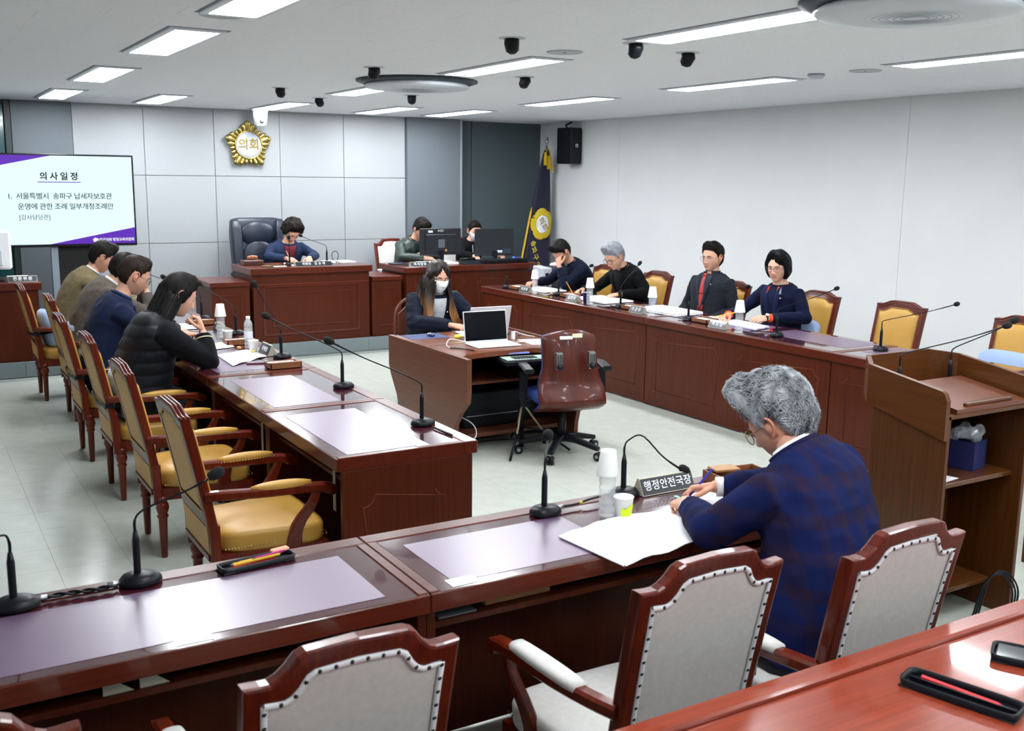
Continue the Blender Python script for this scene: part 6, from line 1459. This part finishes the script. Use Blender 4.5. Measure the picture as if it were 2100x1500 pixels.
fr_ = lambda x, z: frame((x, ty-.0035, z), (1, 0, 0), (0, 0, 1))
text('의사일정', .085, DK, t, fr_(1.50, 1.935), spacing=1.45, bold=.002); flat([(1.295, 1.876), (1.705, 1.876), (1.705, 1.884), (1.295, 1.884)], ty-.003, 'underline', PUR)
text('1.  서울특별시  송파구 납세자보호관', .070, DK, t, fr_(1.005, 1.735), align='LEFT', spacing=.93, bold=.0006)
text('운영에 관한 조례 일부개정조례안', .070, DK, t, fr_(1.095, 1.630), align='LEFT', spacing=.93, bold=.0006)
text('[감사담당관]', .058, DK, t, fr_(1.10, 1.522), align='LEFT', spacing=.95)
text('District Council', .042, TW, t, fr_(.80, 2.105), spacing=1.0, bold=.001); text('송파구의회 행정교육위원회', .036, TW, t, fr_(2.015, 1.285), spacing=.90, bold=.0008)
m = M()
for k in range(5): a = k*2*PI/5; m.lathe([(0, 0), (.013, 0), (.013, .001), (0, .001)], (1.815+.012*math.sin(a), ty-.003, 1.285+.012*math.cos(a)), 12, axis=(0, -1, 0))
m.build('flower_logo', TW, t)
AL = mat('stand_aluminium', '#9aa7b5', .4, metal=.6)
for x in (1.42, 1.84): M().box((x-.035, ty+.06, .16), (x+.035, ty+.11, 1.9), .004).build('stand_post', AL, t)
M().box((1.46, ty+.09, .2), (1.80, ty+.10, 1.22)).build('stand_panel', DARK, t)
M().box((1.2, ty-.15, .152), (2.05, ty+.3, .19), .01).build('stand_base', INK, t)
# white monitor at the left edge
t = thing('monitor', 'white monitor seen from behind at the far left edge', 'monitor', (.76, 11.2, .925))
M().box((-.25, 0, .11), (.215, .05, .49), .02).build('back_cover', WHITE, t, rotz=.0); M().box((-.2, -.02, .15), (.13, .0, .30), .006).build('vent_panel', mat('vent_grey', '#c6cbd0', .5), t)
M().box((-.04, .0, .01), (.04, .04, .15), .008).build('neck', INK, t); M().box((-.13, -.08, 0), (.13, .1, .02), .006).build('base', INK, t)
# clerks' monitors
def monitor(x, y, lb, w_, h, z0, rz, logo=None):
    t = thing('monitor', lb, 'monitor', (x, y, .94), rz, 'black monitors on the clerks desk')
    M().box((-w_/2, 0, z0), (w_/2, .025, z0+h), .006).build('back_cover', mat('monitor_black', '#1c1f25', .4), t)
    M().box((-w_/2+.008, .0251, z0+.008), (w_/2-.008, .0265, z0+h-.008)).build('screen', mat('dim_screen', '#3d4a5c', .2), t)
    if logo: M().box((-w_/2+.07, -.018, z0+.04), (w_/2-.07, .0, z0+h-.07), .02).build('bulge', mat('monitor_black', '#1c1f25', .4), t); M().box((-.045, -.022, z0+.09), (.045, -.017, z0+.19), .002).build('mount_plate', mat('plate_grey', '#6a6f75', .4, metal=.5), t)
    M().box((-.03, -.03, .01), (.03, -.0, z0+.06), .006).build('neck', INK, t); M().lathe([(0, 0), (.11, 0), (.11, .008), (.04, .018), (0, .018)], (0, -.02, 0), 24).build('base', INK, t)
    if logo:
        text('ATEC', .035, WHITE, t, frame((-.0, -.001, z0+h-.03), (1, 0, 0), (0, 0, 1)), spacing=.95); M().box((-.17, -.0015, z0+h-.05), (-.11, .0005, z0+h-.025)).build('sticker', WHITE, t); M().box((.05, -.0185, z0+.045), (.075, -.0175, z0+.07)).build('orange_label', mat('orange_label', '#d98a1e', .5), t)
    else:
        M().box((.03, -.0015, z0+.035), (.11, .0005, z0+.065)).build('sticker', WHITE, t); M().box((.12, -.0015, z0+.03), (.24, .0005, z0+.085)).build('plate', mat('plate_slate', '#2c3a4a', .4), t)
    return t
monitor(5.735, 11.32, 'left clerk monitor, seen from behind, with a white logo and a square metal plate', .56, .325, .10, 0, True)
monitor(6.60, 11.50, 'right clerk monitor, plain black back with a small white label', .575, .34, .06, 0)
tag(M().box((6.15, 11.0, .941), (6.80, 11.22, .985), .006).build('desk_organiser', INK), 'long low black box in front of the right clerk monitor', 'desk organiser')
t = thing('desk_telephone', 'black angular telephone console on the clerks desk', 'telephone', (6.0, 11.05, .941)); M().prism([(-.09, 0), (.09, 0), (.07, .045), (-.05, .03)], -.12, .12, 0).build('console', INK, t); M().tube([(-.1, .07, .055), (.1, .07, .06)], .017, 10).build('handset', INK, t)
t = thing('stapler', 'blue stapler at the right end of the clerks desk', 'stapler', (6.80, 11.3, .941), .4); M().box((-.07, -.018, 0), (.07, .018, .012), .003).build('stapler_base', mat('stapler_blue', '#5b74d6', .4), t); M().prism([(-.07, .012), (.065, .022), (.07, .045), (-.05, .055), (-.07, .04)], -.016, .016, 1).build('stapler_arm', mat('stapler_blue', '#5b74d6', .4), t)
for x, y, lb in ((5.18, 11.35, 'dark notebook at the left end of the clerks desk'), (5.30, 11.28, 'second dark notebook on the clerks desk')): tag(M().box((x-.1, y-.08, .941), (x+.1, y+.08, .956), .003).build('notebook', mat('notebook_navy', '#20263a', .5)), lb, 'notebook')
# printer by the flag
t = thing('printer', 'grey office printer with a dark tray below the flag', 'printer', (6.78, 10.35, 0), -.25)
PG = mat('printer_grey', '#b5bbc1', .5)
M().box((-.22, -.2, .35), (.22, .2, .70), .015).build('lower_body', PG, t); M().box((-.22, -.2, .705), (-.11, .2, .94), .01).build('control_side', PG, t); M().box((-.10, -.16, .705), (.22, .2, .93), .01).build('paper_tray', mat('printer_dark', '#2f363d', .5), t)
M().box((-.19, -.205, .80), (-.15, -.199, .88), .002).build('sockets', INK, t); M().tube([(-.17, -.2, .74), (-.17, -.215, .74)], .012, 10).build('port', INK, t); M().box((-.05, -.21, .50), (.2, -.199, .64), .003).build('front_flap', mat('printer_pale', '#c9cfd6', .5), t)
M().box((-.24, -.22, 0), (.24, .22, .35), .005).build('cabinet_base', mat('printer_stand', '#6f7479', .6), t)
tag(M().ball((0, 0, .03), (.09, .05, .03), 16, 10).build('pink_pouch', mat('pink_pouch', '#e4c8dc', .5), loc=(6.80, 10.35, .931), rotz=-.5), 'pale pink pouch lying on the printer', 'pouch')
# flag
t = thing('flag', 'navy council flag with gold emblem and tassels on a pole in the back right corner', 'flag', (7.83, 12.40, .15))
top = V(.11, 0, 2.28); bot = V(-.02, 0, .0); pd = unit(top-bot)
M().tube([bot, top], .014, 10).build('pole', mat('pole_silver', '#b9bec4', .3, metal=.9), t)
M().lathe([(.012, 0), (.016, .01), (.010, .02), (.012, .03), (.03, .045), (.026, .07), (.0, .15)], top, 12, axis=pd).build('spearhead', STEEL, t)
M().lathe([(0, 0), (.16, 0), (.16, .02), (.05, .05), (.03, .08), (0, .08)], (-.02, 0, 0.003), 24).build('flag_base', mat('base_gold', '#8c7a4a', .4, metal=.6), t)
FN = mat('flag_navy', '#0c0a2e', .7, bump=.3, bscale=300, sheen=.2); FY = mat('flag_fringe_gold', '#d9b420', .7, bump=.8, bscale=200)
def fl_rings(a0=0):
    out = []
    for v in np.linspace(0, 1, 26):
        z = 2.22-v*1.95; c = bot+(top-bot)*((z)/2.28)+V(-.05*v, 0, 0); w_ = .035+.23*v**.8; dpt = .03+.085*v
        ring = []
        for i in range(44):
            a = 2*PI*i/44; fo = 1+.16*math.sin(a*7+v*2.2)*v+.06*math.sin(a*13+1)*v; ring.append(c+V(w_*math.cos(a)*(1+.06*math.sin(a*5)*v)-(.05*v if math.cos(a) < 0 else 0), dpt*math.sin(a)*fo, 0))
        out.append(ring)
    return out
rg = fl_rings(); M().loft(rg, True).build('cloth', FN, t)
def on_cloth(u, z, off=.004):       # point on the camera-facing side, u = sideways metres from the pole line
    v = (2.22-z)/1.95; c = bot+(top-bot)*(z/2.28)+V(-.05*v, 0, 0); w_ = .035+.23*v**.8; dpt = .03+.085*v; x = max(-.98, min(.98, u/w_)); 
    return V(c[0]+u, c[1]-dpt*1.16*math.sqrt(1-x*x*.75)-off, z)
m = M(); pts = []
for k in range(60): a = 2*PI*k/60; r = .205+.016*abs(math.sin(a*2.5+.3))**.5*2-.012+.006*math.sin(a*25); pts.append((r*.78*math.cos(a), r*math.sin(a)))
ec = (-.02, 1.20); ring0 = [on_cloth(ec[0]+.0+x*.0, ec[1]+y*.0, .012) for x, y in pts]
rings = [[on_cloth(ec[0]+x*s_, ec[1]+y*s_, .006+.004*(s_ < .99)) for x, y in pts] for s_ in (1, .93, .6, .3, .02)]
m.loft(rings, True).build('gold_flower', mat('flag_flower', '#cdb11d', .6, bump=.8, bscale=60), t)
rings = [[on_cloth(ec[0]+.118*.82*math.cos(a)*s_, ec[1]+.125*math.sin(a)*s_, .014) for a in [2*PI*i/40 for i in range(40)]] for s_ in (1, .9, .5, .05)]
M().loft(rings, True).build('white_disc', mat('flag_disc', '#e9edf2', .6), t)
p = on_cloth(ec[0], ec[1], .0175); ang = R(-62)
text('의회', .108, mat('flag_ochre', '#9a7a2c', .6), t, frame(p, (math.cos(ang), 0, math.sin(ang)), (-math.sin(ang), 0, math.cos(ang))), bold=.0015)
for ch, u, z in (('송', -.115, .93), ('파', -.100, .84), ('구', -.070, .74), ('의', -.035, .63), ('회', .005, .53)):
    text(ch, .095, mat('flag_yellow_text', '#e2d23a', .6), t, frame(on_cloth(u-.03, z, .010), (math.cos(ang), 0, math.sin(ang)), (-math.sin(ang), 0, math.cos(ang))), bold=.001)
m = M(); P_ = [r_[22] for r_ in rg[10:]]; 
m.tube([p+V(-.01, -.02, 0) for p in P_], [.004]+[.022]*14+[.02], 8, flat=.4); m.build('gold_fringe', FY, t)
m = M()
for dx, dz in ((-.02, 0), (.035, -.05)):
    b0 = top+V(dx-.03, -.055, -.10+dz); m.tube(bez([top+V(0, -.02, -.03), b0+V(.02, 0, .04), b0], 8), .007, 6); m.ball(b0, .02, 10, 8); m.tube([b0, b0+V(0, 0, -.05), b0+V(0, 0, -.17)], [.015, .026, .028], 12)
m.tube(bez([top+V(.01, -.03, -.04), top+V(.05, -.05, -.2), top+V(.07, -.06, -.36)], 10), [.006]*6+[.012]*4, 8); m.build('tassels', FY, t)
# laptops
def laptop(x, y, rz, lb, w_=.36, d=.235, ang=100, logo=None, scr='#07080b'):
    t = thing('laptop', lb, 'laptop', (x, y, SZ), rz, 'open laptops'); SV = mat('laptop_silver', '#d5d8dd', .35, metal=.2)
    M().box((-w_/2, -d/2, .001), (w_/2, d/2, .013), .004).build('keyboard_base', SV, t)
    M().box((-w_/2+.02, -.01, .013), (w_/2-.02, d/2-.025, .0142)).build('keys', mat('laptop_keys', '#c3c7cf', .6), t); M().box((-.05, -d/2+.012, .013), (.05, -.02, .0136)).build('touchpad', mat('touchpad', '#dde0e6', .4), t)
    a = R(ang-90); lid = M(); mt = Matrix.Translation((0, d/2-.006, .012)) @ Matrix.Rotation(-a, 4, 'X')
    lid.box((-w_/2, 0, 0), (w_/2, .008, .235), .003, mtx=mt); lo = lid.build('lid', SV, t); M().box((-w_/2+.007, -.0012, .012), (w_/2-.007, .0, .228), mtx=mt).build('screen', mat('laptop_screen', scr, .12, spec=.3), lo)
    if logo: text(logo, .022, mat('laptop_logo', '#3c4048', .5), t, mt @ frame((-.14, .0085, .02), (-1, 0, 0), (0, 0, 1)))
    return t
laptop(3.78, 6.60, -.06, 'silver laptop with a black screen facing the camera on the middle desk')
laptop(3.99, 7.16, PI-.05, 'second silver laptop seen from behind, in front of the masked woman', ang=105, logo='xvw')
t = thing('mouse', 'shiny computer mouse on a dark blue pad at the left of the middle desk', 'mouse', (3.56, 7.20, SZ+.003)); M().ball((0, 0, .012), (.03, .045, .018), 16, 10).build('mouse_shell', mat('mouse_shell', '#2b3560', .15, coat=1), t)
tag(M().box((3.36, 7.10, SZ), (3.68, 7.34, SZ+.0025), .001).build('mouse_pad', mat('mousepad', '#3c4a72', .7)), 'dark blue mouse pad on the left back corner of the middle desk', 'mouse pad')
t = thing('usb_adapter', 'white and yellow adapter by the masked woman, beside the laptop hinge', 'adapter', (3.70, 6.98, SZ)); M().ball((-.02, 0, .02), (.03, .022, .018), 12, 8).build('yellow_end', mat('adapter_yellow', '#e2dc3a', .5), t); M().ball((.02, .01, .022), (.035, .02, .018), 12, 8).build('white_body', WHITE, t)
t = thing('charger', 'small white charger standing behind the laptop keyboard', 'charger', (4.06, 6.78, SZ)); M().box((-.013, -.013, 0), (.013, .013, .062), .003).build('charger_body', WHITE, t)
WC = mat('white_cable', '#dfe3e6', .5)
for pts, lb in [([(3.66, 6.68, SZ+.01), (3.58, 6.72, SZ+.03), (3.48, 6.72, SZ+.05), (3.42, 6.66, SZ+.02), (3.42, 6.60, SZ+.006)], 'white cable curling left of the black laptop screen'), ([(4.06, 6.79, SZ+.05), (4.12, 6.85, SZ+.05), (4.20, 6.86, SZ+.02), (4.27, 6.80, SZ+.005)], 'white cable from the small charger'),
                ([(3.98, 6.60, SZ+.01), (4.08, 6.56, SZ+.012), (4.16, 6.44, SZ+.01), (4.20, 6.33, SZ-.03), (4.18, 6.27, .5), (4.14, 6.26, .42)], 'white cable dropping over the front edge of the middle desk'),
                ([(3.34, 6.55, .30), (3.40, 6.25, .26), (3.42, 6.2, .18), (3.36, 6.2, .13), (3.31, 6.3, .16), (3.32, 6.5, .22)], 'white cable loop hanging beside the curved side panel')]: cable(pts, .0035, lb, 'white cables', WC)
for pts, lb in [([(3.42, 6.60, SZ+.006), (3.47, 6.52, SZ+.008), (3.52, 6.42, SZ+.006)], 'short black cable with a yellow plug at the front of the middle desk'), ([(4.14, 7.0, SZ+.006), (4.24, 7.1, SZ+.01), (4.28, 6.98, SZ+.008), (4.18, 6.9, SZ+.006)], 'black cable coil behind the laptops'),
                ([(2.9, 6.5, .006), (3.3, 6.45, .006), (3.7, 6.6, .006), (4.1, 6.5, .006), (4.3, 6.45, .006)], 'black cable running over the floor under the middle desk')]: cable(pts, .0045, lb, 'black cables')
# steno machine on tripod
t = thing('steno_machine', 'stenographers keyboard with pale keys on a black and silver tripod', 'keyboard', (3.84, 6.27, 0), -.15); t.scale = (1.18, 1.18, 1.08)
M().box((-.15, -.10, .60), (.15, .10, .635), .008).build('machine_body', INK, t)
kc = mat('steno_keys', '#a9c0b4', .5); m = M()
for i in range(14):
    for j in range(5):
        if 0 < j < 4 and 3 <= i <= 10: continue
        m.box((-.135+.0195*i, -.085+.026*j, .635), (-.135+.0195*i+.016, -.085+.026*j+.020, .643), .002)
tag(m.build('keys', kc, t), kind='stuff'); m = M()
for i in range(8):
    for j in range(3): m.box((-.078+.0195*i, -.055+.026*j, .635), (-.078+.0195*i+.016, -.055+.026*j+.018, .646), .002)
tag(m.build('black_keys', DARK, t), kind='stuff')
M().box((-.07, .06, .65), (.07, .13, .66), .002).build('display', mat('steno_display', '#7c86c8', .2, emit=.3), t)
M().tube([(0, 0, .02), (0, 0, .60)], .014, 10).build('pole', INK, t)
for a in (-2.2, -.5, 1.4):
    c, s_ = math.cos(a), math.sin(a); M().tube([(.0, 0, .33), (.13*c, .13*s_, .14)], .007, 6).build('brace', mat('brace_silver', '#b8ad8c', .4, metal=.6), t); M().tube([(0, 0, .16), (.13*c, .13*s_, .14), (.30*c, .30*s_, .01)], .008, 6).build('tripod_leg', INK, t)
# blue box in the lectern, cables below it
t = thing('gift_box', 'open dark blue cardboard box on the middle shelf of the lectern', 'box', (4.135, 2.86, .6825), R(12)); BB = mat('box_blue', '#2a2f66', .6)
s_ = .066
for a, b in (((-s_, -s_, 0), (s_, -s_+.003, .13)), ((-s_, s_-.003, 0), (s_, s_, .13)), ((-s_, -s_, 0), (-s_+.003, s_, .13)), ((s_-.003, -s_, 0), (s_, s_, .13)), ((-s_, -s_, 0), (s_, s_, .003))): M().box(a, b).build('box_side', BB, t)
m = M()
for k in range(9):
    v = [(-.045, 0, .045)[k % 3]+rng.uniform(-.015, .015), (-.035, .0, .035)[k//3], .135+rng.uniform(0, .04)]; rings = []
    for j in range(1, 7):
        e = -PI/2+PI*j/7; rings.append([V(v[0]+(.026+.012*math.sin(a*3+k+j))*math.cos(e)*math.cos(a), v[1]+(.024+.012*math.sin(a*4+k*2))*math.cos(e)*math.sin(a), v[2]+.030*math.sin(e)) for a in [2*PI*i/9 for i in range(9)]])
    m.loft(rings, smooth=False)
tag(m.build('plastic_wrap', mat('clear_wrap', '#dfe9f2', .08, spec=1, alpha=.30), t), kind='stuff')
for k in range(3): cable([(4.06+.02*k, 2.70, .02), (4.07+.02*k, 2.66, .20+.01*k), (4.13+.02*k, 2.62, .24), (4.19+.02*k, 2.60, .15), (4.20+.02*k, 2.62, .01)], .0045, ['inner black cable arching out of the lectern base', 'middle black cable arching out of the lectern base', 'outer black cable arching out of the lectern base'][k], 'lectern cables')
